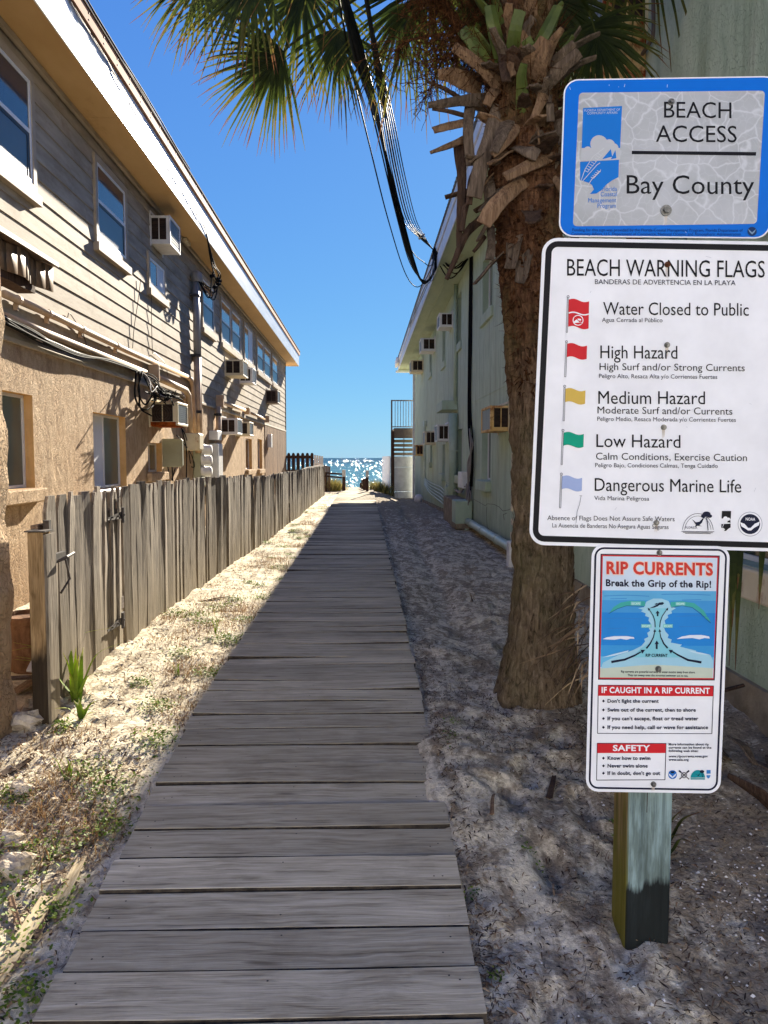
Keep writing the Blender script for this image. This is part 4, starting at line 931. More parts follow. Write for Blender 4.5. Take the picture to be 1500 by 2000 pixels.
# services on the green wall
wbx = lambda *a, **k: wbox(*a, X=XR, f=-1, **k)
t = wbx('junction_box', 894,864,782,800,.34,M['green_paint'],'big green painted junction box sticking out of the green wall','junction box',wid=1.4)
pz = onX(885,806,XR-.14); y_ = pz.y+.2
t = thing('downpipe', (XR-.11,y_,0), 'fat green painted pipe dropping from the junction box to the ground block', 'pipe')
mb = MB(); mb.tube([(XR-.11,y_,.35),(XR-.11,y_,pz.z)], .095, 16); mb.build('riser', M['green_paint'], t, smooth=True)
zt_ = onX(880,672,XR-.05).z
mb = MB(); mb.tube([(XR-.05,y_+.2,pz.z+.2),(XR-.05,y_+.2,rS-.01)], .042, 12); mb.build('upper_riser', M['green_paint'], t, smooth=True)
mb = MB()
for z in (1.0,1.7): mb.tube([(XR-.11,y_,z-.015),(XR-.11,y_,z+.015)], .102, 16); mb.box(XR-.11,XR-.005,y_-.12,y_+.12,z-.014,z+.014)
mb.build('strap', M['green_paint'], t)
wbx('electrical_box', 891,875,950,978,.22,M['green_paint'],'green painted electrical box low on the wall beside the fat pipe','electrical box',wid=.35)
a = onX(893,983,XR-.3)
gb = thing('ground_block', (XR-.18,a.y+.5,g1(1.8,a.y)), 'rust stained green concrete block at the foot of the fat pipe', 'block')
mb = MB(); mb.box(XR-.33,XR-.03,a.y,a.y+2.2,g1(1.8,a.y)+.02,a.z+.04); mb.build('block_body', M['concrete'], gb, bevel=.02, seg=2); mb = MB(); mb.box(XR-.335,XR-.02,a.y-.006,a.y+.55,g1(1.8,a.y)+.12,a.z+.045); mb.build('painted_end', M['green_paint'], gb, bevel=.012)
P = [onX(887,1002,XR-.1), onX(930,1028,XR-.1), onX(1000,1071,XR-.1)]; P.append(P[2]+(P[2]-P[1]).normalized()*.12)
t = thing('drain_pipe', P[2], 'pale pvc drain pipe running along the foot of the green wall', 'pipe')
mb = MB(); mb.tube(P, .062, 14); mb.build('run', M['pvc'], t, smooth=True)
for f in (.18,.42,.62,.83):
    mb = MB(); c = P[0].lerp(P[2], f); d = (P[2]-P[0]).normalized(); mb.tube([c-d*.05, c+d*.05], .072, 14); mb.build('coupling', M['pvc'], t, smooth=True)
q = P[3]; wb = MB(); wb.box(q.x-.1,q.x+.09,q.y-.22,q.y-.02,g1(1.9,q.y)-.1,q.z+.12); o = wb.build('cleanout_box', M['white'], bevel=.015); tag(o, 'white plastic box at the near end of the drain pipe behind the palm', 'box')
# black riser cable, its guard, loops
c0 = onX(920,498,XR-.03); mb = MB()
mb.tube(spline([onX(920,498,XR-.03), onX(919,560,XR-.03), onX(917,680,XR-.03), onX(916,800,XR-.03), onX(917,850,XR-.03), onX(922,900,XR-.04), onX(920,950,XR-.05)], 5), .03, 8)
mb.tube(spline([onX(922,498,XR-.02), onX(921,650,XR-.03), onX(919,790,XR-.03), onX(924,880,XR-.05), onX(918,975,XR-.06)], 5), .016, 8)
o = mb.build('riser_cable', M['cable'], smooth=True); tag(o, 'thick black cable running down the green wall from the eave', 'cable')
mb = MB()
for k in range(6):
    d = random.uniform(-3,3); mb.tube(spline(wl([(917,840+d),(922+d,870),(916-d,900+3*k),(914,930+4*k),(918+d,960+3*k),(914+d,972+5*k),(911,945)], -.05-.01*k, XR), 6), .011, 6)
o = mb.build('cable_loops', M['white_cable'], smooth=True); tag(o, 'pale cable loops hanging beside the meter box on the green wall', 'cables')
wbx('meter_box', 916,905,922,954,.14,M['white'],'narrow pale meter box half open on the green wall','meter box',wid=.6)
a, b = onX(916,983,XR-.05), onX(914,1048,XR-.10)
mb = MB(); mb.hexa([(XR-.16,b.y-.04,b.z),(XR-.10,b.y-.04,b.z),(XR-.10,b.y+.04,b.z),(XR-.16,b.y+.04,b.z)],[(XR-.14,a.y-.02,a.z),(XR-.02,a.y-.02,a.z),(XR-.02,a.y+.16,a.z),(XR-.14,a.y+.16,a.z)]); o = mb.build('cable_guard', M['green_paint'], bevel=.006); tag(o, 'green tapering board guarding the cable where it enters the sand', 'cable guard')
mb = MB()
for k in range(5): mb.tube(spline(wl([(829,934+3*k),(838,941+5*k),(850,947+6*k),(860,951+7*k),(868,958+6*k),(872,954-3*k)], -.04-.02*k, XR), 6), .013, 7)
o = mb.build('flexible_conduit', M['pvc'], smooth=True); tag(o, 'bunch of pale flexible conduits curving along the green wall to the pipe', 'conduit')
mb = MB(); mb.tube(wl([(829.5,833),(829.5,900),(829.5,937)], -.04, XR), .03, 8); p = onX(830,832,XR-.06); mb.box(XR-.1,XR-.01,p.y-.1,p.y+.25,p.z,p.z+.16); o = mb.build('thin_conduit', M['pvc'], smooth=False); tag(o, 'slim vertical conduit with a small head near the far end of the green wall', 'conduit')
mb = MB(); mb.tube(spline(wl([(885,950),(888,955),(897,960),(905,956)], -.06, XR), 8), .018, 7); mb.tube(spline(wl([(884,945),(890,958),(900,962),(908,950)], -.08, XR), 8), .014, 7); o = mb.build('cable_loop', M['white_cable'], smooth=True); tag(o, 'white cable drooping between the fat pipe and the meter box', 'cable')

# stair, deck and white screen at the far right
yD = 31.0
dk = thing('stair_deck', (1.5,yD+.6,-.1), 'raised wooden stair landing with thin metal railing beside the far green wall', 'stair')
x0, x1, x2 = onY(763.5,900,yD).x, onY(770,900,yD).x, onY(808,900,yD).x
zr = onY(780,781,yD).z; zd = onY(780,836,yD).z; zu = onY(780,856,yD).z; zpn = onY(780,891,yD).z
mb = MB(); mb.box(x0,x1,yD,yD+.14,-.5,onY(766,842,yD).z); mb.build('post', M['dark_wood'], dk)
mb = MB(); mb.box(x0,x0+.06,yD,yD+.06,onY(766,842,yD).z+.001,zr); mb.build('railing_post', M['grey_wood'], dk)
mb = MB(); mb.box(x1+.002,x2,yD+.02,yD+.06,zu,zd); mb.box(x1,x2,yD+.08,yD+2.4,zd-.05,zd-.002); mb.build('deck_beam', M['grey_wood'], dk)
mb = MB(); mb.box(x0+.062,x2,yD,yD+.04,zr-.05,zr); mb.box(x0+.062,x2,yD,yD+.04,zd+.03,zd+.07)
for i in range(7): x = x1-.02+(x2-x1)*(i+.5)/7.2; mb.box(x-.012,x+.012,yD+.01,yD+.03,zd+.07,zr-.05)
mb.build('railing', M['galv'], dk)
for i in range(4):
    z = zpn+.03+i*(zu-zpn)/4; mb = MB(); mb.box(x1+.01,x2-.01,yD+.25-.2*i*.0+.22*i,yD+.5+.22*i,z,z+(zu-zpn)/4*.66); mb.build('tread', M['grey_wood'], dk)
mb = MB(); xm = (x1+x2)/2; mb.box(xm-.02,xm+.02,yD+.10,yD+.14,zpn,zu-.002); mb.build('stringer', M['grey_wood'], dk)
sc_ = thing('white_screen', ((x1+x2)/2,yD,-.1), 'tall white panelled screen below the stair landing', 'screen')
zz_ = [-.6, onY(780,960,yD).z, onY(780,912,yD).z, zpn]
mb = MB()
for a, b in zip(zz_, zz_[1:]): mb.box(x1+.003,x2,yD+.03,yD+.07,a,b-.008)
mb.build('panel', M['white'], sc_, bevel=.004)
wl_ = thing('white_fence', (1.02,37,.0), 'pale white side fence running seaward from the stair post', 'fence')
mb = MB(); y = yD+.2
while y < 45: mb.box(1.0,1.03,y,y+.28,-1.6,1.62); y += .285
mb.build('boards', M['white'], wl_)
dsp = thing('downspout', (XR-.03,RY1+.06,0), 'white downspout on the far corner of the green building', 'downspout')
mb = MB(); mb.box(XR-.10,XR+.0,RY1+.004,RY1+.10,-.2,rS-.01); mb.build('spout', M['white'], dsp, bevel=.01); mb = MB(); mb.box(XE-.1,XR+.02,reY-.35,reY-.22,rS-.12,rS-.035); mb.build('elbow', M['white'], dsp, bevel=.01)
p = onX(818,970,XR-.15); mb = MB(); mb.lathe((p.x,p.y,g1(p.x,p.y)), [(.12,0),(.16,.08),(.15,.2),(.08,.28)], 12); o = mb.build('white_bag', M['white'], smooth=True); tag(o, 'crumpled white bag at the far foot of the green wall', 'bag')

# ------------------------------------------------------------------ overhead cables
anc = V((XE-.03, onX(853,495,XE).y, onX(853,495,XE).z))
def D(x, y, Y): return onY(x, y, Y)
def cab(mb, px, r, jit=0): 
    P = [D(x, y, Y)+V((jit*math.sin(i*1.3), 0, jit*math.cos(i*1.1))) for i, (x, y, Y) in enumerate(px)]; d = (P[0]-P[1]); P = [P[0]+d*3.2+V((0,0,-.3)), P[0]+d*1.4] + P; mb.tube(spline(P, 6), r, 7)
ob1 = thing('overhead_cable', anc, 'thick left bundle of black overhead cables dropping to the green eave', 'cable', 'overhead cable bundles')
mb = MB(); ya = anc.y
for r, j in ((.020,0),(.014,.022),(.012,-.026),(.010,.034)):
    cab(mb, [(668,-20,4.2),(704,120,5.5),(740,245,7.7),(772,385,9.8),(806,510,12.4),(828,552,14.2),(848,530,ya-.1),(853,497,ya)], r, j)
mb.build('thick_strands', M['cable'], ob1, smooth=True)
mb = MB()
for j, px in enumerate([[(662,0,5),(690,150,6.5),(722,285,8.3),(757,425,10.4),(790,530,13),(812,560,14),(830,548,ya-.3),(850,505,ya)], [(672,0,5),(700,120,6.1),(736,260,7.9),(775,420,10.3),(800,510,12.8),(822,545,14),(842,545,ya-.2),(852,500,ya)], [(676,0,5),(716,150,6.5),(750,290,8.4),(783,425,10.6),(806,490,13),(826,512,14),(840,520,ya-.2),(852,495,ya)]]): cab(mb, px, .008, .006*j)
mb.build('thin_strands', M['cable'], ob1, smooth=True)
ob2 = thing('overhead_cable', anc+V((0,-.1,0)), 'right bundle of many thin black overhead cables fanning out to the green eave', 'cable', 'overhead cable bundles')
mb = MB()
for k in range(7):
    s = (k-3); yb_ = anc.y-.05
    cab(mb, [(714+s*.8,-10,4.2),(730+s*1.3,90,5.2),(757+s*4.0,235,7.7),(777+s*4.6,340,9.4),(800+s*4.4,430,12),(826+s*1.8,466,13.6),(838+s*.6,480,yb_-.4),(852,494,yb_)], .0062 if k not in (2,3) else .009, .004)
mb.build('thin_strands', M['cable'], ob2, smooth=True)
mb = MB()
for a, b in (((818,467,13.4),(829,457,13.4)),): mb.tube([D(*a), D(*b)], .02, 6)
mb.build('splice', M['white'], ob2)
mb = MB()
for k in range(8):
    e = onX(918, 494+k*1.0, XR-.04); m_ = (anc+e)/2+V((random.uniform(-.05,.05), random.uniform(-.3,.2), -.07-.05*k)); mb.tube(spline([anc+V((-.02,0,-.02)), m_, e], 8), .012, 6)
for k in range(9):
    pts = [anc+V((random.uniform(-.06,.06), random.uniform(-.22,.22), random.uniform(-.1,.1))) for _ in range(4)]; mb.tube(spline(pts, 5), .011, 5)
o = mb.build('cable_knot', M['cable'], smooth=True); tag(o, 'knot of black cables at the eave with loops running under the soffit', 'cables')
mb = MB()
for k in range(3): mb.tube(spline([anc+V((-.02,.05,0)), D(846-k*4,545,anc.y-.4), D(826,560+k*9,anc.y+2), onX(800,640,XE-.03)+V((0,0,.05*k))], 8), .008, 5)
o = mb.build('eave_wires', M['wire'], smooth=True); tag(o, 'thin wires looping along the white eave of the green building', 'wires')

# ------------------------------------------------------------------ palm tree
PY = 4.28; KP = PY/4.12; pb_z = g1(.94, PY)
palm = thing('palm_tree', (.94, PY, pb_z), 'cabbage palm with dried cut leaf bases and drooping fronds beside the signs', 'palm tree')
def pax(z): return KP*float(np.interp(z, [0,.2,.8,1.4,2.2,2.8,3.6,4.4], [.945,.945,.965,.955,.905,.86,.82,.82]))
def prad(z): return KP*float(np.interp(z, [0,.2,.35,.6,1.0,1.6,2.3,2.7,3.0,3.6,4.2], [.27,.235,.205,.175,.157,.15,.158,.17,.18,.17,.13]))
nz, na = 260, 72; zz_ = np.linspace(pb_z-.15, 4.25, nz); vs_ = []
for i, z in enumerate(zz_):
    for k in range(na):
        a = 2*math.pi*k/na; r = prad(z); vs_.append((a, z, r))
A = np.array(vs_); ca, sa = np.cos(A[:,0]), np.sin(A[:,0])
lump = (vnoise(ca*3+20, A[:,1]*9, 5)+vnoise(sa*3+40, A[:,1]*9+7, 6)-1)*.018 + (vnoise(ca*9+sa*7+30, A[:,1]*34, 8)-.5)*.016 + (vnoise(ca*16+3, sa*16+A[:,1]*4, 9)-.5)*.016
rough = np.clip((A[:,1]-1.9)*.9, 0, 1)*(vnoise(ca*14+sa*11, A[:,1]*60, 12)-.4)*.03
rad = A[:,2] + lump + rough; cx = np.array([pax(z) for z in A[:,1]])
P = np.stack([cx+rad*ca, PY+rad*sa, A[:,1]], 1); mb = MB(); fs = []
for i in range(nz-1):
    for k in range(na): k2 = (k+1) % na; fs.append((i*na+k, i*na+k2, (i+1)*na+k2, (i+1)*na+k))
mb.raw(P.tolist(), fs); mb.build('trunk', M['bark'], palm, smooth=True)
# shaggy fibre on the upper trunk
mb = MB()
for i in range(1500):
    z = random.uniform(1.9, 3.7); a = random.uniform(math.pi, 2*math.pi)+random.gauss(0,.3); r = prad(z)-.004; c = V((pax(z)+r*math.cos(a), PY+r*math.sin(a), z))
    out = V((math.cos(a), math.sin(a), 0)); tg = V((-math.sin(a), math.cos(a), 0)); L = random.uniform(.03,.07); dn = (out*random.uniform(.25,.9)+V((0,0,random.uniform(-1,.5)))+tg*random.gauss(0,.4)).normalized(); w_ = random.uniform(.004,.011)
    mb.face([c-tg*w_, c+tg*w_, c+dn*L*.7+tg*w_*.6, c+dn*L], random.random())
mb.build('trunk_fibre', M['fibre'], palm)
mb = MB()
for i in range(1500):   # loose bark flakes lower down
    z = pb_z+.02+1.9*random.random(); a = random.uniform(math.pi*.9, 2.1*math.pi); r = prad(z)+.006; c = V((pax(z)+r*math.cos(a), PY+r*math.sin(a), z)); out = V((math.cos(a), math.sin(a), 0)); tg = V((-math.sin(a), math.cos(a), 0)); L = random.uniform(.012,.05); w_ = random.uniform(.002,.006); dn = (V((0,0,random.choice([-1,1])))+out*random.uniform(.05,.4)+tg*random.gauss(0,.15)).normalized()
    mb.face([c-tg*w_, c+tg*w_, c+dn*L*.7+tg*w_*.6, c+dn*L], random.random())
mb.build('bark_flakes', M['bark'], palm)
def boot(pts, w0, w1, mat, tipout=.0, th=.012, name='leaf_base'):
    """pts in picture pixels from base to tip"""
    (bx, by) = pts[0]; z0 = onY(bx, by, PY).z; ax = pax(z0); r = prad(z0); X0 = onY(bx, by, PY-.1).x; dx = max(-.99, min(.99, (X0-ax)/r)); Yb = PY - r*math.sqrt(1-dx*dx)*.94
    P = []
    for i, (x, y) in enumerate(pts): t = i/(len(pts)-1); P.append(onY(x, y, Yb - (.04+tipout)*t - .03*math.sin(t*math.pi)))
    P = spline(P, 4) if len(P) > 2 else [P[0], P[0].lerp(P[1],.3), P[0].lerp(P[1],.65), P[1]]
    m = len(P); s = 4.0/FPX; ws = [(w0+(w1-w0)*i/(m-1))*s*random.uniform(.93,1.07) for i in range(m)]
    mb = MB(); mb.strap(P, ws, th, (random.gauss(0,.25), 1, random.gauss(0,.2)), random.random()); return mb.build(name, M[mat], palm, bevel=.002)
BT, BG, BD_, GR = 'boot_tan', 'boot_grey', 'boot_dark', 'boot_green'
boots = [
 ([(968,150),(930,95),(902,57)],24,17,GR),([(976,168),(930,122),(886,90)],26,17,BT),([(980,118),(966,60),(956,12)],26,19,GR),([(1000,112),(1006,60),(1016,20)],24,19,GR),
 ([(1040,110),(1066,62),(1090,12)],24,17,GR),([(1026,136),(1044,106),(1062,74)],26,14,BT),([(1048,162),(1058,120),(1068,78)],26,15,BT),([(1066,132),(1096,108),(1122,84)],18,13,BG),
 ([(1062,170),(1096,134),(1132,102)],24,17,BG),([(940,166),(904,156),(878,146),(856,146)],34,15,BT),([(900,192),(866,172),(834,159)],8,4,BD_),([(952,194),(900,197),(860,203),(836,205)],20,9,BG),
 ([(910,226),(876,217),(844,212)],8,5,BD_),([(916,238),(880,245),(846,254)],20,13,BT),([(916,268),(878,284),(840,298)],14,5,BT),([(918,210),(914,260),(920,324)],18,15,BG),
 ([(974,206),(956,268),(938,330),(926,386)],22,26,BG),([(992,238),(978,268),(964,298)],24,15,BG),([(1008,246),(990,276),(962,304)],20,10,BT),([(1080,300),(1036,322),(986,346)],26,16,BT),
 ([(1024,352),(992,378),(966,404),(944,438)],24,27,BT),([(958,444),(960,476),(956,508)],14,14,BG),([(946,424),(916,450),(900,480),(886,514),(872,546)],15,7,BD_),([(896,284),(902,350),(898,430),(895,482)],20,7,BD_),
 ([(916,376),(908,410),(902,452)],13,8,BD_),([(946,462),(934,480),(924,492)],8,5,BD_),([(952,348),(956,372),(960,396)],20,22,BG),([(1098,258),(1090,296),(1076,328)],24,16,BG),
 ([(1012,288),(1030,294),(1052,304)],28,20,BG),([(1066,168),(1056,200),(1040,234)],22,9,BT),([(1070,176),(1074,206),(1076,238)],12,13,BG),([(972,172),(960,186),(950,206)],18,14,BT),
 ([(985,96),(984,130),(990,160)],18,14,BD_),([(1086,220),(1092,250),(1098,280)],16,12,BG),([(1000,96),(995,130),(1002,150)],14,14,BT),([(1044,232),(1050,252),(1053,282)],5,3,BT),([(930,330),(920,360),(916,400)],14,10,BD_),([(1082,342),(1092,360),(1100,376)],16,10,BT)]
for pts, w0, w1, m_ in boots: boot(pts, w0*1.22, w1*1.22, m_, random.uniform(.02,.1))
for i in range(58):   # overlapping cut bases all round the near side of the crown shaft
    z = random.uniform(2.62, 3.95); a = random.uniform(math.pi*.98, math.pi*2.02); el = max(-1.35, min(1.25, (z-3.25)*2.0+random.gauss(0,.35))); out = V((math.cos(a)*math.cos(el), math.sin(a)*math.cos(el)*.8, math.sin(el))); c = V((pax(z)+prad(z)*.93*math.cos(a), PY+prad(z)*.93*math.sin(a), z)); L = random.uniform(.12,.26)*(1.1 if el > .3 else .9)
    tn = V((-math.sin(a), math.cos(a), 0)); nd = out.cross(tn); w_ = random.uniform(.045,.085); P = [c-out*.03, c+out*L*.4+V((0,0,.01)), c+out*L*.75, c+out*L+tn*random.gauss(0,.02)]
    mb = MB(); mb.strap(P, [w_*1.5, w_*1.1, w_*.9, w_*random.uniform(.5,.85)], .011, nd, random.random()); mb.build('leaf_base', M[random.choice([BT,BG,BG,BD_,BD_]) if el < .7 else random.choice([GR,BT,BG])], palm, bevel=.002)
for i in range(26):   # the far side of the crown shaft
    z = random.uniform(2.7,PY-.22); a = random.uniform(.15, math.pi-.15); el = (z-3.2)*1.3; out = V((math.cos(a)*math.cos(el), math.sin(a)*math.cos(el), math.sin(el))); c = V((pax(z)+prad(z)*.9*math.cos(a), PY+prad(z)*.9*math.sin(a), z)); L = random.uniform(.16,.3)
    mb = MB(); mb.strap([c, c+out*L*.5, c+out*L], [.07,.055,.045], .012, (0,0,1) if abs(el) < .7 else (math.cos(a),math.sin(a),0), random.random()); mb.build('leaf_base', M[random.choice([BT,BG,BD_])], palm)
# fronds
def frond(hub, axis, nrm, L, n=42, spread=2.0, droop=.35, pet=None, name='frond', w0=.02):
    hub, axis, nrm = V(hub), V(axis).normalized(), V(nrm); side = axis.cross(nrm).normalized(); nrm = side.cross(axis).normalized(); mb = MB()
    if pet is not None:
        P = spline([V(p) for p in pet]+[hub], 6); mb.tube(P, [.02-.009*i/(len(P)-1) for i in range(len(P))], 6, .3)
    cost = [hub + axis*(.30*L*t) + V((0,0,-.10*L*t*t)) for t in (0,.25,.5,.75,1)]; mb.tube(cost, [.011,.009,.007,.005,.003], 5, .5)
    for i in range(n):
        a = -spread+2*spread*i/(n-1)+random.gauss(0,.02); d0 = (axis*math.cos(a)+side*math.sin(a)).normalized(); ln = L*(.72+.28*math.cos(a*.5))*random.uniform(.88,1.06)
        b = hub + axis*(.28*L*max(0,math.cos(a*.62)))+V((0,0,-.08*L*max(0,math.cos(a*.62))**2)) ; m = 6; pts = []; dr = droop*random.uniform(.6,1.5); sw = random.gauss(0,.05)
        for k in range(m+1):
            t = k/m; pts.append(b + d0*ln*t*(1-.12*dr*t*t) + V((0,0,-1))*dr*ln*t**2.2 + nrm*sw*ln*t*t + side*random.gauss(0,.004))
        ang = (nrm*(.35 if i % 2 else -.35)); base = len(mb.v)
        for k, p in enumerate(pts):
            t = k/m; d = (pts[min(k+1,m)]-pts[max(k-1,0)]).normalized(); u = d.cross(nrm+ang); u = u.normalized() if u.length > 1e-4 else side; w_ = w0*min(1,.45+2.2*t)*max(.04,(1-t)**.8); fold = u.cross(d)
            mb.v += [tuple(p-u*w_+fold*w_*.5), tuple(p), tuple(p+u*w_+fold*w_*.5)]
        jv = random.uniform(-.12,.16)
        for k in range(m):
            for q in (0,1): mb.f.append((base+k*3+q, base+k*3+q+1, base+(k+1)*3+q+1, base+(k+1)*3+q)); mb.a.append(min(1,max(0,.12+jv+.78*((k+.5)/m)**1.6))); mb.mi.append(0)
    return mb.build(name, M['frond'], palm)
crown = V((.80, PY-.02, 4.02))
def fr(px, py, Y, axpx, L, nrm, n=42, spread=1.9, droop=.3, mid=None, w0=.02, dY=0):
    h = onY(px, py, Y); e = onY(axpx[0], axpx[1], Y+dY); m_ = mid or ((crown+h)/2+V((0,0,.22)))
    frond(h, e-h, nrm, L, n, spread, droop, [crown+V((0,0,-.05)), m_], w0=w0)
fr(580,78,5.7,(465,150),.60,(.25,-1,.15),44,1.3,.20,w0=.017)
fr(655,20,5.9,(668,150),.56,(.1,-1,.3),38,1.25,.22,w0=.016)
fr(525,-85,5.4,(410,10),.62,(.1,-1,.25),42,1.4,.25,w0=.021)
fr(610,-70,6.1,(560,50),.72,(.2,-1,.2),44,1.7,.3,w0=.021)
fr(790,-40,6.0,(770,120),.66,(0,-1,.3),30,1.1,.3,w0=.014)
fr(440,-100,5.8,(340,-10),.6,(.1,-1,.4),36,1.4,.3,w0=.021)
fr(1150,20,4.95,(1180,100),.52,(-.2,-1,.2),44,1.7,.35,w0=.017)
fr(1060,-60,5.1,(1100,30),.6,(-.1,-1,.1),40,1.8,.2,w0=.024)
fr(960,-80,5.2,(930,40),.6,(-.1,-1,.1),40,1.8,.2,w0=.021)
for k, a in enumerate((.4,1.2,2.0,2.8,3.9,4.7,5.6)):
    el = .75-.1*(k%3); d = V((math.cos(a)*math.cos(el), math.sin(a)*math.cos(el), math.sin(el))); h = crown+V((0,0,.15))+d*(.9+.1*(k%2)); frond(h, V((d.x,d.y,-.25)), (0,0,1), .8, 34, 1.9, .4, [crown+V((0,0,.1)), crown+V((0,0,.2))+d*.5])
# flower stalks: dark drooping, many-branched
def stalk(pts, r, nb, L, thick=.0018):
    P = spline(pts, 10); mb = MB(); mb.tube(P, [r*(1-.7*i/(len(P)-1)) for i in range(len(P))], 6, .2)
    for i in range(nb):
        p = random.choice(P[2:]); d = V((random.gauss(-.25,.5), random.gauss(0,.5), random.gauss(-.25,.55))).normalized(); q = [p]; 
        for k in range(4): d = (d+V((random.gauss(0,.35),random.gauss(0,.35),random.gauss(-.12,.3)))).normalized(); q.append(q[-1]+d*L*random.uniform(.15,.32))
        mb.tube(q, thick*random.uniform(.7,1.4), 3, random.random(), cap=False)
        for k in range(3):
            e = random.choice(q[1:]); d2 = V((random.gauss(0,1),random.gauss(0,1),random.gauss(0,1))).normalized(); mb.tube([e, e+d2*.025, e+d2*.045+V((0,0,-.012))], thick*.7, 3, .5, cap=False)
    return mb.build('flower_stalk', M['fibre'], palm)
stalk([(.86,PY+.05,3.45), onY(965,130,PY+.12), onY(908,70,PY+.1), onY(862,0,PY+.05), onY(845,-60,PY)], .055, 420, .26)
stalk([(.84,PY+.05,3.6), onY(985,70,PY+.15), onY(945,20,PY+.12), onY(915,-40,PY+.1)], .05, 220, .2)
stalk([(.84,PY-.08,3.6), onY(930,110,PY-.12), onY(880,70,PY-.12), onY(800,78,PY-.12), onY(770,100,PY-.12)], .012, 130, .22)
stalk([(.84,PY-.05,3.55), onY(905,105,PY-.10), onY(868,115,PY-.10), onY(850,150,PY-.10), onY(836,190,PY-.10)], .008, 110, .16)
# fibre mat inside the crown shaft
mb = MB()
for i in range(420):
    z = random.uniform(3.35,4.1); a = random.uniform(math.pi*.95, math.pi*2.05); r = prad(z)+random.uniform(0,.05); c = V((pax(z)+r*math.cos(a), PY+r*math.sin(a), z)); d = V((random.gauss(math.cos(a)*.5,.5), random.gauss(-.3,.4), random.gauss(.5,.6))).normalized(); u = d.orthogonal().normalized(); L = random.uniform(.06,.16); w_ = random.uniform(.002,.006)
    mb.face([c-u*w_, c+u*w_, c+d*L], random.random())
mb.build('crown_fibre', M['fibre'], palm)
# dead fronds hanging against the foot of the trunk
mb = MB()
for i in range(54):
    p = onY(random.uniform(1120,1162), random.uniform(1140,1320), random.uniform(3.80,4.0)); L = random.uniform(.10,.32); an = random.uniform(-2.9,-1.5); e = p + V((math.cos(an)*L, random.uniform(-.08,.02), math.sin(an)*L*.8)); m_ = (p+e)/2+V((0,0,.03*random.random())); P = spline([p, m_, e], 3); mb.strap(P, [.005,.007,.007,.006,.005,.003,.001], .0009, (random.gauss(0,.3),1,0), random.random())
o = mb.build('dead_frond', M['litter']); tag(o, 'dry split palm frond leaning against the foot of the trunk behind the lowest sign', 'dead frond')

# ------------------------------------------------------------------ sign post and the three signs
YP = 2.30
x0, x1 = onY(1226,1600,YP).x, onY(1314,1600,YP).x; zg = g1(.85, YP)
sp = thing('sign_post', ((x0+x1)/2, YP+.07, zg), 'square weathered timber post with flaking blue grey paint carrying three beach signs', 'post')
mb = MB(); mb.box(x0, x1, YP, YP+(x1-x0), zg-.3, 2.62); o = mb.build('post_body', M['signpost'], sp, bevel=.011, seg=3)
mb = MB(); xc = x0+(x1-x0)*.42; mb.box(xc-.0012, xc+.0012, YP-.0012, YP+.001, .45, .72); mb.build('post_crack', M['iron'], sp)
def flat(name, c, rough=.5, spec=.14, vary=.05):
    m, nt, b = base_mat(name, rough, spec); n = noise(nt, coords(nt, (7,7,7), False), 1, 4); d = tuple(x*(1-vary*2) for x in c[:3])+(1,)
    nt.links.new(ramp(nt, n, [(.3, d), (.65, c)]), b.inputs['Base Color']); return m
SM = {}
def S(rgb, **k):
    if rgb not in SM: SM[rgb] = flat('sign_ink_%d' % (len(SM)+1), C(*rgb), **k)
    return SM[rgb]
WHITE, BLACK, NAVY, RED = (240,242,245), (20,21,26), (22,28,52), (204,40,48)
def crackm():
    m, nt, b = base_mat('crazed_grey_film', .5, .3)
    g = N(nt, 'ShaderNodeNewGeometry'); nz_ = N(nt, 'ShaderNodeTexNoise'); nz_.inputs['Scale'].default_value = 9; nz_.inputs['Detail'].default_value = 4
    nt.links.new(g.outputs['Position'], nz_.inputs['Vector']); s_ = N(nt, 'ShaderNodeVectorMath', operation='SCALE'); s_.inputs['Scale'].default_value = .07; nt.links.new(nz_.outputs['Color'], s_.inputs[0])
    ad = N(nt, 'ShaderNodeVectorMath', operation='ADD'); nt.links.new(g.outputs['Position'], ad.inputs[0]); nt.links.new(s_.outputs[0], ad.inputs[1])
    fs_ = []
    for sc in (16, 34):
        vo = N(nt, 'ShaderNodeTexVoronoi', feature='DISTANCE_TO_EDGE'); vo.inputs['Scale'].default_value = sc; nt.links.new(ad.outputs[0], vo.inputs['Vector']); fs_.append(ramp(nt, vo.outputs['Distance'], [(0, (1,1,1,1)), (.05 if sc == 16 else .035, (0,0,0,1))]))
    f = math_(nt, 'MAXIMUM', fs_[0], math_(nt, 'MULTIPLY', fs_[1], .35)); n = noise(nt, coords(nt, (5,5,5), False), 1, 4)
    col = mixc(nt, math_(nt, 'MULTIPLY', f, .6), ramp(nt, n, [(.3, C(158,162,164)), (.7, C(182,186,190))]), C(212,216,220)); nt.links.new(col, b.inputs['Base Color']); return m
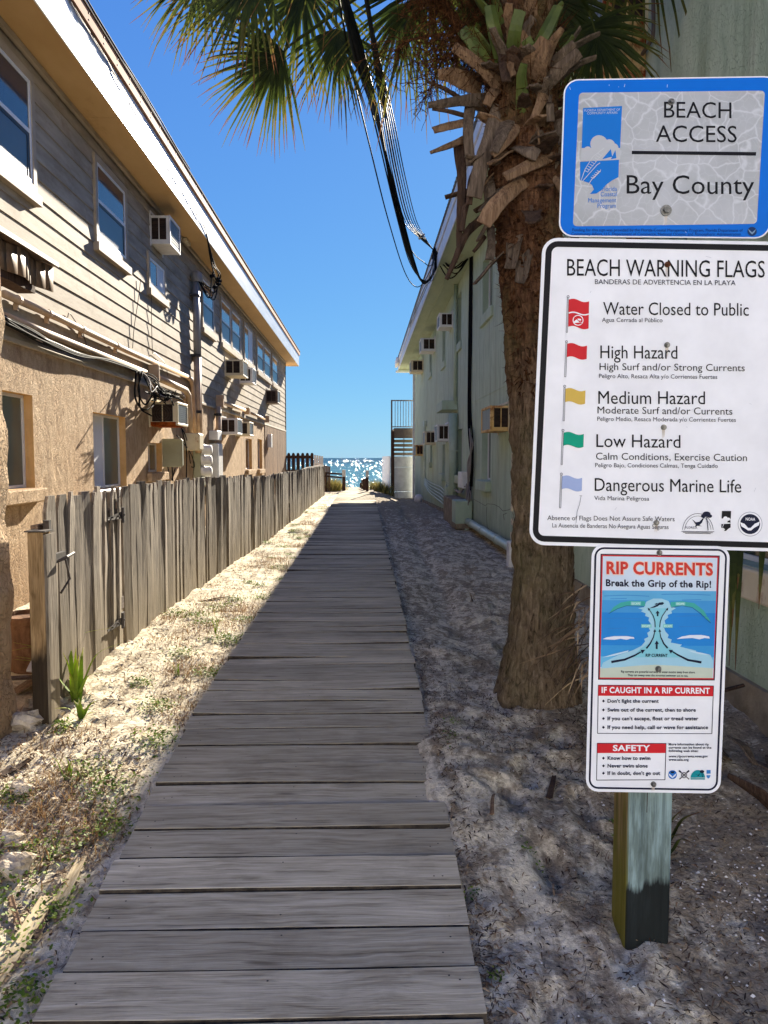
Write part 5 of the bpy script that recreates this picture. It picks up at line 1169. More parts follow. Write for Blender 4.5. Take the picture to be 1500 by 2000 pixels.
class Sign:
    def __init__(s, name, Y, label): s.Y = Y; s.t = thing(name, onY(1280,800,Y), label, 'sign'); s.n = 0
    def P(s, x, y, l): return onY(x, y, s.Y - .0004*l - .002 - s.n*2e-6)
    def poly(s, name, pts, rgb, l, mat=None):
        s.n += 1; mb = MB(); mb.face([s.P(x, y, l) for x, y in pts][::-1]); return mb.build(name, mat or S(rgb), s.t)
    def polys(s, name, lst, rgb, l):
        for pts in lst: s.n += 1; mb = MB(); mb.face([s.P(x, y, l) for x, y in pts][::-1]); mb.build(name, S(rgb), s.t)
    def panel(s, q, r, rgb):
        pts = rquad(q, r); mb = MB(); f = [onY(x, y, s.Y-.002) for x, y in pts]; bk = [p+V((0,.003,0)) for p in f]; n = len(f)
        mb.face(f[::-1]); mb.face(bk)
        for i in range(n): j = (i+1) % n; mb.face([f[i], f[j], bk[j], bk[i]])
        return mb.build('sign_panel', S(rgb), s.t)
    def ring(s, name, q, a, b, r, rgb, l):
        o = rquad(inset(q, a), max(1, r-a)); i_ = rquad(inset(q, b), max(1, r-b)); mb = MB(); n = len(o)
        for k in range(n): j = (k+1) % n; mb.face([s.P(*o[k],l), s.P(*i_[k],l), s.P(*i_[j],l), s.P(*o[j],l)])
        return mb.build(name, S(rgb), s.t)
    def stroke(s, lst, wd, rgb, l, name='line_art'):
        mb = MB()
        for pts in lst:
            s.n += 1
            ws = wd if isinstance(wd, list) else [wd]*len(pts); L_, R_ = [], []
            for i, (x, y) in enumerate(pts):
                a, b = pts[max(i-1,0)], pts[min(i+1,len(pts)-1)]; dx, dy = b[0]-a[0], b[1]-a[1]; h = math.hypot(dx,dy) or 1; ox, oy = -dy/h*ws[i]/2, dx/h*ws[i]/2; L_.append((x+ox,y+oy)); R_.append((x-ox,y-oy))
            for i in range(len(pts)-1): mb.face([s.P(*L_[i],l), s.P(*L_[i+1],l), s.P(*R_[i+1],l), s.P(*R_[i],l)])
        return mb.build(name, S(rgb), s.t)
    def bolt(s, x, y, mat='bolt', r=.0095):
        c = s.P(x, y, 6); mb = MB(); mb.tube([c+V((0,.006,0)), c+V((0,-.002,0))], r*1.35, 14); mb.tube([c+V((0,-.0021,0)), c+V((0,-.010,0))], r*.8, 6); mb.build('bolt', M[mat], s.t)
def inset(q, d):
    n = len(q); cx = sum(p[0] for p in q)/n; cy = sum(p[1] for p in q)/n; return [(x+(d if x < cx else -d), y+(d if y < cy else -d)) for x, y in q]
def rquad(q, r, n=7):
    out = []
    for i in range(4):
        p, a, b = q[i], q[i-1], q[(i+1) % 4]
        def toward(u): h = math.hypot(u[0]-p[0], u[1]-p[1]); return (p[0]+(u[0]-p[0])/h*r, p[1]+(u[1]-p[1])/h*r)
        s_, e = toward(a), toward(b)
        for k in range(n):
            t = k/(n-1); ang = t*math.pi/2; w1, w2 = 1-math.sin(ang), 1-math.cos(ang)
            out.append((p[0]+(s_[0]-p[0])*w1+(e[0]-p[0])*w2, p[1]+(s_[1]-p[1])*w1+(e[1]-p[1])*w2))
    return out
def circ(x, y, r, n=24, ry=None): return [(x+r*math.cos(2*math.pi*k/n), y+(ry or r)*math.sin(2*math.pi*k/n)) for k in range(n)]
TX = []
def text(s, st, xa, ya, xb, yb, cap, rgb=BLACK, l=4, bold=0, name='lettering'): TX.append((s, st, xa, ya, xb, yb, cap, rgb, l, bold, name))

A = Sign('beach_access_sign', YP-.0105, 'blue bordered rectangular sign reading Beach Access Bay County, topmost on the post')
q = [(1102,155),(1521,148),(1503,466),(1091,462)]; A.panel(q, 28, WHITE); A.poly('border', rquad(inset(q, 2.5), 26), (0,108,212), 1)
A.poly('face_film', rquad([(1131,181),(1494,177),(1478,437),(1119,442)], 8), WHITE, 2, crackm())
A.poly('rule', [(1234,294.5),(1477,297),(1476.5,304),(1234,301)], BLACK, 4)
text(A,'BEACH',1297,229.6,1428.6,231,31); text(A,'ACCESS',1281,277,1439,278,32); text(A,'Bay County',1224,378,1473,379.4,36)
BL_ = (20,116,206)
A.polys('logo', [[(1139,211),(1215,207),(1211,294),(1136,291)]], BL_, 4)
A.polys('logo', [[(1133,316),(1209,312),(1208,346),(1196,352),(1185,360),(1174,372),(1165,378),(1152,379),(1160,370),(1156,361),(1150,357),(1133,352)]], BL_, 4)
A.polys('logo', [circ(1170,281,17), circ(1190,283,11), circ(1199,289,9), circ(1148,294,8), circ(1160,297,9), circ(1206,298,8), [(1136,289),(1211,289),(1211,312),(1134,315)]], (186,190,194), 5)
A.polys('logo', [[(1193,291),(1196,306),(1176,311)], [(1202,293),(1204,309),(1193,311)]], BL_, 6)
A.stroke([[(1133,358),(1143,330),(1158,306),(1180,289)],[(1136,356),(1150,340),(1166,322),(1172,318)],[(1146,366),(1156,350),(1172,334)]]+[[(1142+k*3.2,333-k*4.2),(1148+k*3.4,336-k*4.0),(1151+k*3.2,331-k*4)] for k in range(9)]+[[(1154+k*3,346-k*3.2),(1160+k*3,348-k*3),(1163+k*2.6,343-k*3)] for k in range(5)], 1.2, (200,204,206), 7, 'logo')
for st, xa, xb, y in (('Florida',1176,1205,373),('Coastal',1173,1205,383.5),('Management',1149,1203.5,395.4),('Program',1167,1203,406)): text(A,st,xa,y,xb,y-.3,8.5,BL_,4,.0)
text(A,'FLORIDA DEPARTMENT OF',1141.6,218,1211,216,4.5,(190,200,210),5); text(A,'COMMUNITY AFFAIRS',1147,223.6,1206,222,4.5,(190,200,210),5)
text(A,'Funding for this sign was provided by the Florida Coastal Management Program, Florida Department of',1118,451.5,1451,452.5,5.5,(10,50,110),4); text(A,'Community Affairs, U.S. Department of Commerce, National Oceanic and Atmospheric Administration',1116,459.4,1447,460,5.5,(10,50,110),4)
A.poly('logo', circ(1469,452,9), (24,56,100), 4); A.poly('logo', [(1461,447),(1469,454),(1477,447),(1474,453),(1469,458),(1464,453)], (120,150,180), 5)
A.bolt(1311,199,'bolt',.007); A.bolt(1301,411,'bolt',.012)

Fg = Sign('beach_warning_flags_sign', YP-.015, 'large white black bordered sign listing five beach warning flags, middle of the three')
q = [(1060,464),(1568,473),(1546,1078),(1033,1064)]; Fg.panel(q, 30, WHITE); Fg.ring('border', q, 6.5, 18, 30, BLACK, 2)
for a in (('BEACH WARNING FLAGS',1107.7,538.3,1493.8,542,32.5),('Water Closed to Public',1178,614.5,1462.5,616.7,24.5),('High Hazard',1172.6,699.7,1323,700.7,25),('Medium Hazard',1168.5,788.6,1377,789.5,25),('Low Hazard',1164.8,873,1329,874.8,25),('Dangerous Marine Life',1161.6,958.7,1447.8,962,25),
 ('High Surf and/or Strong Currents',1171,722.6,1454.6,725,13.5),('Moderate Surf and/or Currents',1167,807.4,1430.5,810,13.5),('Calm Conditions, Exercise Caution',1164,897.6,1459,900.5,13.5)): text(Fg,*a,BLACK)
for a in (('BANDERAS DE ADVERTENCIA EN LA PLAYA',1162,554.8,1436.8,557.2,9.5),('Agua Cerrada al P\u00fablico',1175.7,628.6,1294,629.4,8.2),('Peligro Alto, Resaca Alta y/o Corrientes Fuertes',1170,738.3,1401,740,8.2),('Peligro Medio, Resaca Moderada y/o Corrientes Fuertes',1166.6,822,1437.4,824,8.2),('Peligro Bajo, Condiciones Calmas, Tenga Cuidado',1162.6,912.4,1402,914,8.2),('Vida Marina Peligrosa',1160.7,976.6,1268,978,8.2),('Absence of Flags Does Not Assure Safe Waters',1069,1015.8,1317.7,1018,9),('La Ausencia de Banderas No Asegura Aguas Seguras',1078.6,1030,1305.8,1033.3,8.4)): text(Fg,*a,(40,42,52))
def wavy(x0, y0, x1, y1, h, l, rgb, name='flag_symbol'):
    n = 14; top = [(x0+(x1-x0)*k/n, y0+(y1-y0)*k/n+2.4*math.sin(k/n*2*math.pi)*-1) for k in range(n+1)]; bot = [(x-h*.012-.4, y+h) for x, y in top[::-1]]; return Fg.poly(name, top+bot, rgb, l)
for (px, py, qx, qy) in ((1109.6,582,1107,649),(1106.5,670,1104,736),(1103,757,1101,822),(1099.6,843,1097,907.7),(1096.4,928.5,1094,992)):
    Fg.stroke([[(px-1.3,py),(qx-1.3,qy)],[(px+1.3,py),(qx+1.3,qy)],[(qx-1.6,qy),(qx+1.6,qy)]], .9, (90,92,100), 5, 'flag_pole'); Fg.ring('flag_pole_knob', [(px-2.6,py-5.2),(px+2.6,py-5.2),(px+2.6,py),(px-2.6,py)], 0, 1.0, 2.5, (90,92,100), 5)
wavy(1111,585,1150.6,588.5,53,4,RED); Fg.stroke([[(1110.5+k*3.3, 611.5-2.2*math.sin(k/12*2*math.pi)+k*.15) for k in range(13)]], 2.4, WHITE, 5, 'flag_symbol')
Fg.ring('flag_symbol', [(1118.5,615),(1139.5,615),(1139.5,636),(1118.5,636)], 0, 1.6, 10.4, WHITE, 6); Fg.polys('flag_symbol', [[(1121,628),(1127,623),(1131,622),(1134,624),(1130,627),(1137,630),(1130,630),(1121,631)], circ(1133.5,624.5,1.8,10)], WHITE, 6); Fg.stroke([[(1122,618.5),(1136,632.5)]], 1.4, RED, 7, 'flag_symbol')
wavy(1107.6,671.5,1146.6,675,26,4,RED); wavy(1104,759.5,1143.4,762.5,26,4,(210,178,84)); wavy(1100.6,845.2,1140.3,847.5,25.5,4,(0,156,124)); wavy(1098,930.4,1137,933.2,25,4,(158,176,216))
# emblems along the foot of the warning sign
arc = [(1363+30*math.cos(a), 1037-34*math.sin(a)) for a in np.linspace(math.pi*.98, math.pi*.02, 22)]
Fg.stroke([arc], .9, NAVY, 4, 'emblem'); Fg.stroke([[(x*.86+1363*.14, y*.86+1037*.14) for x, y in arc]], .7, NAVY, 4, 'emblem')
Fg.stroke([[(1331,1037.5),(1395,1038.6)],[(1334,1039.6),(1392,1040.6)],[(1338,1041.6),(1388,1042.4)]], 1.1, NAVY, 4, 'emblem')
Fg.stroke([[(1383,1036),(1382,1024),(1380,1010)]], 1.5, NAVY, 5, 'emblem'); Fg.polys('emblem', [circ(1380,1004,8,14,5), circ(1374,1008,5,10,3.5), circ(1386,1008,5,10,3.5)], NAVY, 5)
Fg.polys('emblem', [[(1352,1014),(1359,1020),(1366,1019),(1376,1009),(1371,1021),(1366,1026),(1372,1028),(1362,1027),(1357,1030),(1359,1025)]], NAVY, 5); text(Fg,'FLORIDA',1339,1032.4,1362,1033,4.6,NAVY,5)
Fg.polys('emblem', [[(1410,998),(1428,998),(1427.4,1013),(1409.6,1012.6)], [(1409,1023.6),(1427,1022.6),(1427,1030),(1422,1033),(1418,1037),(1414,1037),(1416,1034),(1413,1031),(1409,1031)], [(1420,1020),(1426,1012),(1427,1021)]], BLACK, 4); Fg.polys('emblem', [circ(1417,1013,4.5,12), circ(1423,1014,3,10)], WHITE, 5)
Fg.stroke([[(1411,1030),(1415,1020),(1421,1013)]], 1, WHITE, 6, 'emblem')
Fg.poly('emblem', circ(1465,1023.6,24,36), (150,156,166), 3); Fg.poly('emblem', circ(1465,1023.6,23,36), WHITE, 4); Fg.poly('emblem', circ(1465,1023.6,19.6,36), NAVY, 5)
Fg.poly('emblem', [(1445.6,1020),(1454,1023),(1461,1031),(1466,1031),(1474,1023),(1484,1018.6),(1482,1026),(1473,1031),(1467,1036),(1461,1036),(1455,1032),(1448,1028)], WHITE, 6); text(Fg,'NOAA',1456.5,1016.4,1475,1016.8,5.4,WHITE,6,.02)
Fg.stroke([[(1135,968),(1132,985),(1127,1000),(1125,1022)],[(1132,968),(1137,968.5)]], .8, (120,124,130), 5, 'scratch')
for x, y, m_ in ((1303.6,516.4,'rustbolt'),(1303,673.7,'bolt'),(1296.4,834.6,'bolt'),(1282,1021,'bolt')): Fg.bolt(x, y, m_, .0062)

Rp = Sign('rip_currents_sign', YP-.0195, 'narrow white sign about rip currents with a blue sea picture, lowest on the post')
q = [(1156,1063),(1426,1067),(1407,1550),(1144,1546)]; Rp.panel(q, 24, WHITE); Rp.ring('border', q, 5.5, 9.2, 24, NAVY, 2)
pq = [(1173,1081.6),(1406,1085),(1396,1329),(1168,1327.6)]
Rp.poly('picture_frame', pq, NAVY, 2); Rp.poly('picture_frame', inset(pq,2), (196,50,56), 3); 
Z3 = lambda pts: [(1140+x/5, 1060+y/5) for x, y in pts]; Z4 = lambda pts: [(1140+x/5, 1320+y/5) for x, y in pts]
Rp.poly('picture', Z3([(188,132),(1306,148),(1265,1322),(160,1316)]), (206,222,236), 4)
bands = [(465,560,(92,170,214)),(560,680,(66,150,210)),(680,1000,(38,132,208)),(1000,1110,(58,150,212)),(1110,1215,(104,182,222))]
def lx(y): return 182-(y-465)*.026
def rx(y): return 1296-(y-465)*.036
for a, b, c_ in bands: Rp.poly('picture', Z3([(lx(a),a),(rx(a),a+8),(rx(b),b+8),(lx(b),b)]), c_, 5)
Rp.poly('picture', Z3([(162,1225),(360,1215),(560,1196),(700,1190),(900,1200),(1262,1222),(1258,1322),(158,1316)]), (196,208,190), 6)
Rp.poly('picture', Z3([(170,1228),(180,1190),(190,1170),(330,1100),(480,1050),(560,1010),(600,965),(590,940),(632,920),(620,880),(650,860),(634,830),(655,790),(632,760),(640,730),(600,715),(606,690),(560,670),(580,655),(530,640),(590,628),(612,575),(680,545),(760,545),(830,570),(850,620),(900,640),(856,665),(862,690),(820,705),(826,730),(790,760),(800,800),(785,830),(800,870),(830,900),(820,930),(860,945),(850,975),(960,995),(940,1015),(1100,1055),(1090,1075),(1240,1100),(1262,1150),(1266,1226),(900,1202),(700,1192),(560,1198)]), (158,206,224), 6)
Rp.poly('picture', Z3([(560,1030),(680,960),(700,800),(660,690),(640,640),(810,640),(770,720),(742,820),(760,960),(860,1040),(960,1120),(480,1120)]), (130,200,214), 7)
GR_ = (64,168,158)
Rp.polys('picture', [Z3([(250,690),(290,630),(360,585),(450,568),(600,572),(600,618),(470,612),(380,625),(310,655)]), Z3([(850,580),(960,572),(1080,590),(1170,660),(1240,770),(1190,745),(1140,680),(1060,628),(960,615),(850,628)])], GR_, 7)
Rp.stroke([Z3([(245,692),(330,645),(420,615),(590,622)]), Z3([(855,632),(960,615),(1060,632),(1150,700),(1240,785)])], 1, (30,80,130), 8, 'picture')
for (x0_,x1_,y0_,y1_) in ((460,560,575,610),(898,992,582,612),(562,662,796,830),(776,870,796,830)): Rp.poly('picture', Z3([(x0_,y0_),(x1_,y0_),(x1_,y1_),(x0_,y1_)]), (120,200,196), 8); text(Rp,'ESCAPE',*Z3([(x0_+10,y1_-6)])[0],*Z3([(x1_-10,y1_-6)])[0],3.8,(210,236,232),9,.01)
Rp.polys('picture', [Z3([(185,942),(220,925),(300,912),(420,912),(490,922),(496,940),(460,936),(420,948),(360,938),(300,948)]), Z3([(908,940),(960,915),(1040,902),(1150,900),(1225,915),(1232,936),(1180,930),(1130,944),(1060,930)])], (214,226,238), 7)
Rp.polys('picture', [Z3([(180,1120),(300,1085),(440,1050),(430,1066),(300,1104)]), Z3([(1020,1050),(1140,1072),(1245,1096),(1140,1090),(1060,1070)])], (190,220,234), 7)
Rp.stroke([Z3([(200,520),(420,512),(640,522)]), Z3([(760,505),(980,500),(1240,512)]), Z3([(260,548),(420,545)]), Z3([(960,560),(1150,556)]), Z3([(210,740),(360,735),(560,745)]), Z3([(900,720),(1080,712),(1230,722)]), Z3([(220,840),(420,832)]), Z3([(930,820),(1160,815)])], 1.0, (52,124,196), 7, 'picture')
AR = NAVY
Rp.stroke([Z3([(270,1165),(400,1142),(500,1100),(560,1066)])], [4.6,4,3.2,2.4], AR, 9, 'arrow'); Rp.stroke([Z3([(1150,1168),(1020,1146),(920,1096),(865,1062)])], [4.6,4,3.2,2.4], AR, 9, 'arrow')
Rp.stroke([Z3([(612,1032),(650,985),(682,920),(695,868)])], [3.2,2.8,2,1.6], AR, 9, 'arrow'); Rp.stroke([Z3([(820,1030),(782,985),(752,920),(743,868)])], [3.2,2.8,2,1.6], AR, 9, 'arrow')
Rp.stroke([Z3([(698,826),(696,770),(680,715),(640,652)])], [1.8,1.8,1.6,1.4], AR, 9, 'arrow'); Rp.stroke([Z3([(742,826),(748,770),(768,715),(812,652)])], [1.8,1.8,1.6,1.4], AR, 9, 'arrow')
Rp.polys('arrow', [Z3([(555,1046),(600,1046),(572,1084)]), Z3([(830,1046),(872,1048),(852,1084)]), Z3([(680,870),(696,842),(708,870)]), Z3([(730,870),(742,842),(758,870)]), Z3([(625,634),(650,648),(632,664)]), Z3([(826,634),(800,650),(822,664)]),
  Z3([(722,662),(742,690),(730,690),(730,718),(714,718),(714,690),(702,690)]), Z3([(714,955),(736,990),(723,990),(723,1038),(704,1038),(704,990),(693,990)])], AR, 9)
Rp.polys('picture', [Z3([(640,640),(690,618),(720,600),(735,585),(775,580),(786,592),(770,606),(740,608),(725,620),(690,634)]), Z3([(690,600),(716,588),(726,592),(706,606)])], (20,34,60), 9)
text(Rp,'RIP CURRENTS',1184,1120.4,1393,1123.6,23,(238,206,190),5,.075); text(Rp,'RIP CURRENTS',1184.6,1120,1392.6,1123.2,22.4,(206,62,52),7,.035)
text(Rp,'Break the Grip of the Rip!',1183.4,1144.4,1389,1147.6,12.6,NAVY,6,.03); text(Rp,'RIP CURRENT',1261,1282.6,1304,1283,5.6,NAVY,9,.03)
text(Rp,'Rip currents are powerful currents of water moving away from shore.',1213,1313.6,1358,1315.2,4.2,NAVY,8,.02); text(Rp,'They can sweep even the strongest swimmer out to sea.',1226,1320.6,1344,1321.8,4.2,NAVY,8,.02)
cq = [(1168,1337.6),(1394.4,1339),(1391,1433.6),(1166.4,1433)]; Rp.ring('box_outline', cq, 0, 1.3, 1.2, NAVY, 3); Rp.poly('header_band', [(1169,1338.8),(1393.2,1340.2),(1392.6,1360),(1168.4,1359)], RED, 4)
sq = [(1166,1451),(1301.6,1451.4),(1299.4,1523.6),(1164.4,1524.4)]; Rp.ring('box_outline', sq, 0, 1.3, 1.2, NAVY, 3); Rp.poly('header_band', [(1167,1452.2),(1300.5,1452.6),(1300,1470.8),(1166.6,1470.8)], RED, 4)
text(Rp,'IF CAUGHT IN A RIP CURRENT',1175,1353,1386.4,1354.6,10.8,WHITE,6,.03); text(Rp,'SAFETY',1197,1466.4,1270,1466.4,10.8,WHITE,6,.03)
for st, xb, y in (("Don't fight the current",1286.6,1372.4),('Swim out of the current, then to shore',1359,1389.8),("If you can't escape, float or tread water",1364,1406.6),('If you need help, call or wave for assistance',1383,1423.8),('Know how to swim',1270.4,1484),('Never swim alone',1265,1499),("If in doubt, don't go out",1289.4,1513.4)):
    text(Rp,st,1186.6,y,xb,y+.2,6.8,NAVY,5,.028); Rp.poly('bullet', [(1178.6,y-6.2),(1181.4,y-3.2),(1178.6,y-.2),(1175.8,y-3.2)], NAVY, 5)
for st, xb, y in (('More information about rip',1384.4,1455.8),('currents can be found at the',1389.4,1462.2),('following web sites:',1364,1468.6),('www.ripcurrents.noaa.gov',1382.4,1479.2),('www.usla.org',1345,1485.8)): text(Rp,st,1306,y,xb,y+.1,4.3,NAVY,5,.03)
Rp.poly('emblem', circ(1313.6,1513,8.6,24), (40,110,190), 4); Rp.poly('emblem', [(1305.4,1510),(1311,1514),(1313.6,1517),(1317,1513.4),(1322,1509.6),(1319,1516),(1313.6,1520),(1308,1516)], (220,230,240), 5); Rp.poly('emblem', [(1309,1506.5),(1318,1506.5),(1316,1510.4),(1311,1510.4)], NAVY, 5)
Rp.stroke([[(1326,1505),(1346,1522)],[(1346,1505),(1327,1522)]], 2, (70,70,78), 5, 'emblem'); Rp.stroke([[(1326,1505),(1330,1508.4)],[(1346,1505),(1342,1508.4)]], 3, NAVY, 6, 'emblem'); Rp.ring('emblem', [(1330,1508),(1342,1508),(1342,1520),(1330,1520)], 0, 2, 5.8, (130,130,136), 6)
Rp.poly('emblem', [(1363+14*math.cos(a), 1519-15*math.sin(a)) for a in np.linspace(0, math.pi, 18)], (24,140,150), 4); Rp.poly('emblem', [(1349,1520),(1377,1520),(1377,1522.6),(1349,1522.6)], (24,140,150), 4); Rp.polys('emblem', [circ(1371,1507,4.5,12,3), [(1358,1511),(1363,1514),(1368,1510),(1364,1516)]], NAVY, 5); Rp.stroke([[(1371,1507),(1372,1518)]], 1, NAVY, 5, 'emblem')
Rp.polys('emblem', [[(1380,1504),(1388,1504),(1388,1511),(1380,1511)], [(1380,1514),(1388,1514),(1386,1519),(1383,1521),(1380,1517)]], (60,130,200), 4)
for sg, lst in ((Fg, ((1303.6,522,26),(1303,680,20),(1296.4,841,16),(1282,1027,14))), (Rp, ((1288,1085,14),(1285.6,1313,16),(1276.4,1537,9))), (A, ((1301,423,16),))):
    for x, y, L_ in lst:
        for dx in (-2.2,0,1.8): sg.stroke([[(x+dx,y-2),(x+dx-.6,y+L_*.5),(x+dx-.9,y+L_*random.uniform(.7,1.1))]], [1.6,1.1,.3], (206,196,184), 2.5, 'rust_streak')
for k in range(9): x_, y_ = random.uniform(1075,1480), random.uniform(500,1040); Fg.stroke([[(x_,y_),(x_+random.uniform(-14,14),y_+random.uniform(-9,9))]], .7, (198,202,208), 2.6, 'scratch')
for k in range(7): x_, y_ = random.uniform(1108,1490), random.choice([165,170,452,458]); A.stroke([[(x_,y_),(x_+random.uniform(-5,5),y_+random.uniform(-7,7))]], .9, (190,208,230), 2.7, 'scratch')
Rp.bolt(1288,1079.5,'bolt',.006); Rp.bolt(1285.6,1306.4,'bolt',.007); Rp.bolt(1276.4,1531.6,'bolt',.006)
# set all lettering
tmp = []
for T in TX:
    cu = bpy.data.curves.new('t', 'FONT'); cu.body = T[1]; cu.size = 1; cu.offset = T[9]; cu.resolution_u = 3; cu.space_character = 1.0 + (.06 if T[9] else 0); ob = bpy.data.objects.new('t', cu); COL.objects.link(ob); tmp.append(ob)
cu = bpy.data.curves.new('t', 'FONT'); cu.body = 'H'; cu.size = 1; hb = bpy.data.objects.new('t', cu); COL.objects.link(hb); tmp.append(hb)
bpy.context.view_layer.update(); dg = bpy.context.evaluated_depsgraph_get()
capH = max(v_.co.y for v_ in hb.evaluated_get(dg).to_mesh().vertices)
for ob, (s, st, xa, ya, xb, yb, cap, rgb, l, bold, name) in zip(tmp, TX):
    ev = ob.evaluated_get(dg); me_ = ev.to_mesh(); co = np.array([v_.co[:] for v_ in me_.vertices]); u0, u1 = co[:,0].min(), co[:,0].max()
    mb = MB(); mb.v = [tuple(s.P(xa+(xb-xa)*(u-u0)/(u1-u0)+.0*v_, ya+(yb-ya)*(u-u0)/(u1-u0)-v_/capH*cap, l)) for u, v_ in co[:,:2]]
    for p in me_.polygons: mb.f.append(tuple(p.vertices)); mb.a.append(.5); mb.mi.append(0)
    ev.to_mesh_clear(); mb.build(name, S(rgb), s.t)
for ob in tmp: d = ob.data; bpy.data.objects.remove(ob); bpy.data.curves.remove(d)

# ------------------------------------------------------------------ weeds, straw, dead leaves, stones, plants
def on_left(n, y0, y1, power=1.5):
    for _ in range(n):
        y = y0*(y1/y0)**random.random(); x = random.uniform(fxp(max(y,4))+.04 if y > 4.1 else -2.6, BX0-.02); yield x, y
def chips(name, label, cat, pts, L, W, mat, flat_=.35, curl=.3, vlo=0, vhi=1):
    mb = MB()
    for x, y in pts:
        l = random.uniform(*L); w_ = random.uniform(*W); a = random.uniform(0, 6.28); d = V((math.cos(a), math.sin(a), random.gauss(0, flat_))).normalized(); u = V((-math.sin(a), math.cos(a), random.gauss(0,.5))).normalized(); c = V((x, y, g1(x, y)+random.uniform(.0,.012)))
        m_ = c+d*l*.5+V((0,0,l*curl*random.uniform(-.2,1))); e = c+d*l; va = random.uniform(vlo, vhi)
        mb.face([c-u*w_*.3, c+u*w_*.3, m_+u*w_*.5, m_-u*w_*.5], va); mb.face([m_-u*w_*.5, m_+u*w_*.5, e+u*w_*.12, e-u*w_*.12], va)
    o = mb.build(name, mat); tag(o, label, cat, kind='stuff'); return o
chips('dead_leaf_litter', 'brown leaf litter and bark chips scattered on the sand left of the boardwalk', 'leaf litter', list(on_left(5200,1.6,14))+[(random.uniform(-2.2,-1.0), random.uniform(1.7,3.9)) for _ in range(4200)], (.008,.045), (.003,.012), M['litter'], vlo=.25)
pr = []
for _ in range(15000):
    y = 1.7*(16/1.7)**random.random(); x = BX1+.01+abs(random.gauss(0,.75)) if random.random() < .6 else random.uniform(.33,1.95)
    if x < 1.95 and (vnoise(np.array(x*2.2), np.array(y*1.4), 31) > .45 or random.random() < .25): pr.append((x,y))
pr += [(BX1+.015+abs(random.gauss(0,.06)), 1.7*(16/1.7)**random.random()) for _ in range(2600)]
pr += [(.95+random.gauss(0,.42), 4.0+random.gauss(0,.45)) for _ in range(3000)] + [(random.uniform(.9,2.1), random.uniform(1.6,3.6)) for _ in range(3200)]
chips('dead_leaf_litter', 'dark twigs and leaf litter scattered on the shaded sand right of the boardwalk', 'leaf litter', pr, (.006,.034), (.002,.007), M['litter'], .3, .25, 0, .85)
sh = [(random.uniform(.5,1.9), 1.6*(4.5/1.6)**random.random()) for _ in range(260)]+[(1.35+random.gauss(0,.2), 2.45+random.gauss(0,.25)) for _ in range(320)]+[(random.uniform(-2.2,-.95), 1.7*(6/1.7)**random.random()) for _ in range(30)]
mb = MB()
for x, y in sh:
    r = random.uniform(.002,.0065)*(1.4 if random.random() < .1 else 1); c = V((x,y,g1(x,y)+r*.4)); a = random.random()*6; pts = [c+V((r*random.uniform(.6,1.3)*math.cos(a+k*1.26), r*random.uniform(.6,1.3)*math.sin(a+k*1.26), random.uniform(-.3,.3)*r)) for k in range(5)]; tp = c+V((0,0,r*.8))
    for k in range(5): mb.face([pts[k], pts[(k+1) % 5], tp], random.random())
o = mb.build('shell_fragments', M['shell']); tag(o, 'small white shell fragments scattered over the shaded soil near the sign post', 'shells', kind='stuff')
def tufts(name, label, cat, clumps, nb, H, spread, W, mat, lean=.5, vl=0, vh=1):
    mb = MB()
    for (x, y, s) in clumps:
        for _ in range(int(nb*s)):
            bx_, by_ = x+random.gauss(0,spread*s), y+random.gauss(0,spread*s*1.2); h = random.uniform(*H)*s; a = random.random()*6.28; c = V((bx_,by_,g1(bx_,by_)-.004)); d = V((math.cos(a)*lean*random.random(), math.sin(a)*lean*random.random(), 1)).normalized(); u = V((-math.sin(a),math.cos(a),0)); w_ = random.uniform(*W)
            m_ = c+d*h*.55; e = c+d*h+V((math.cos(a),math.sin(a),-.6))*h*random.uniform(.1,.55); va = random.uniform(vl,vh); mb.face([c-u*w_, c+u*w_, m_+u*w_*.8, m_-u*w_*.8], va); mb.face([m_-u*w_*.8, m_+u*w_*.8, e], va)
    o = mb.build(name, mat); tag(o, label, cat, kind='stuff'); return o
cl = [(x, y, random.uniform(.6,1.3)) for x, y in on_left(64,2.0,20)] + [(-1.36,3.05,1.6),(-1.5,2.9,1.5),(-1.2,5.9,1.5),(-1.25,6.7,1.8),(-1.45,7.2,1.4),(-1.0,4.4,1.1),(-1.05,9.5,1.6)]
tufts('dry_grass', 'brown dry grass matted in tufts along the left edge of the boardwalk', 'dry grass', cl, 150, (.02,.08), .095, (.001,.0024), M['straw'], 1.6, .1, .8)
tufts('dry_grass', 'thin dark dead grass on the shaded sand beside the green building', 'dry grass', [(random.uniform(.4,1.8), 1.8*(14/1.8)**random.random(), random.uniform(.4,1)) for _ in range(46)], 26, (.02,.08), .07, (.0009,.002), M['litter'], 1.6, .1, .7)
def leaves(clumps, name, label, cat, n, R_, sz, mat):
    mb = MB()
    for (x, y, s) in clumps:
        for _ in range(int(n*s)):
            px_, py_ = x+random.gauss(0,R_*s), y+random.gauss(0,R_*s*1.1)
            if BX0-.01 < px_ < BX1+.02: continue
            c = V((px_,py_,g1(px_,py_)+random.uniform(.003,.035*s))); r = random.uniform(*sz); a = random.random()*6.28; t = V((math.cos(a),math.sin(a),random.gauss(.1,.4))).normalized(); u = V((-math.sin(a),math.cos(a),random.gauss(0,.4))).normalized(); va = random.random()
            mb.face([c-t*r, c-t*r*.2+u*r*.62, c+t*r*.7+u*r*.4, c+t*r, c+t*r*.7-u*r*.4, c-t*r*.2-u*r*.62], va)
    o = mb.build(name, mat); tag(o, label, cat, kind='stuff')
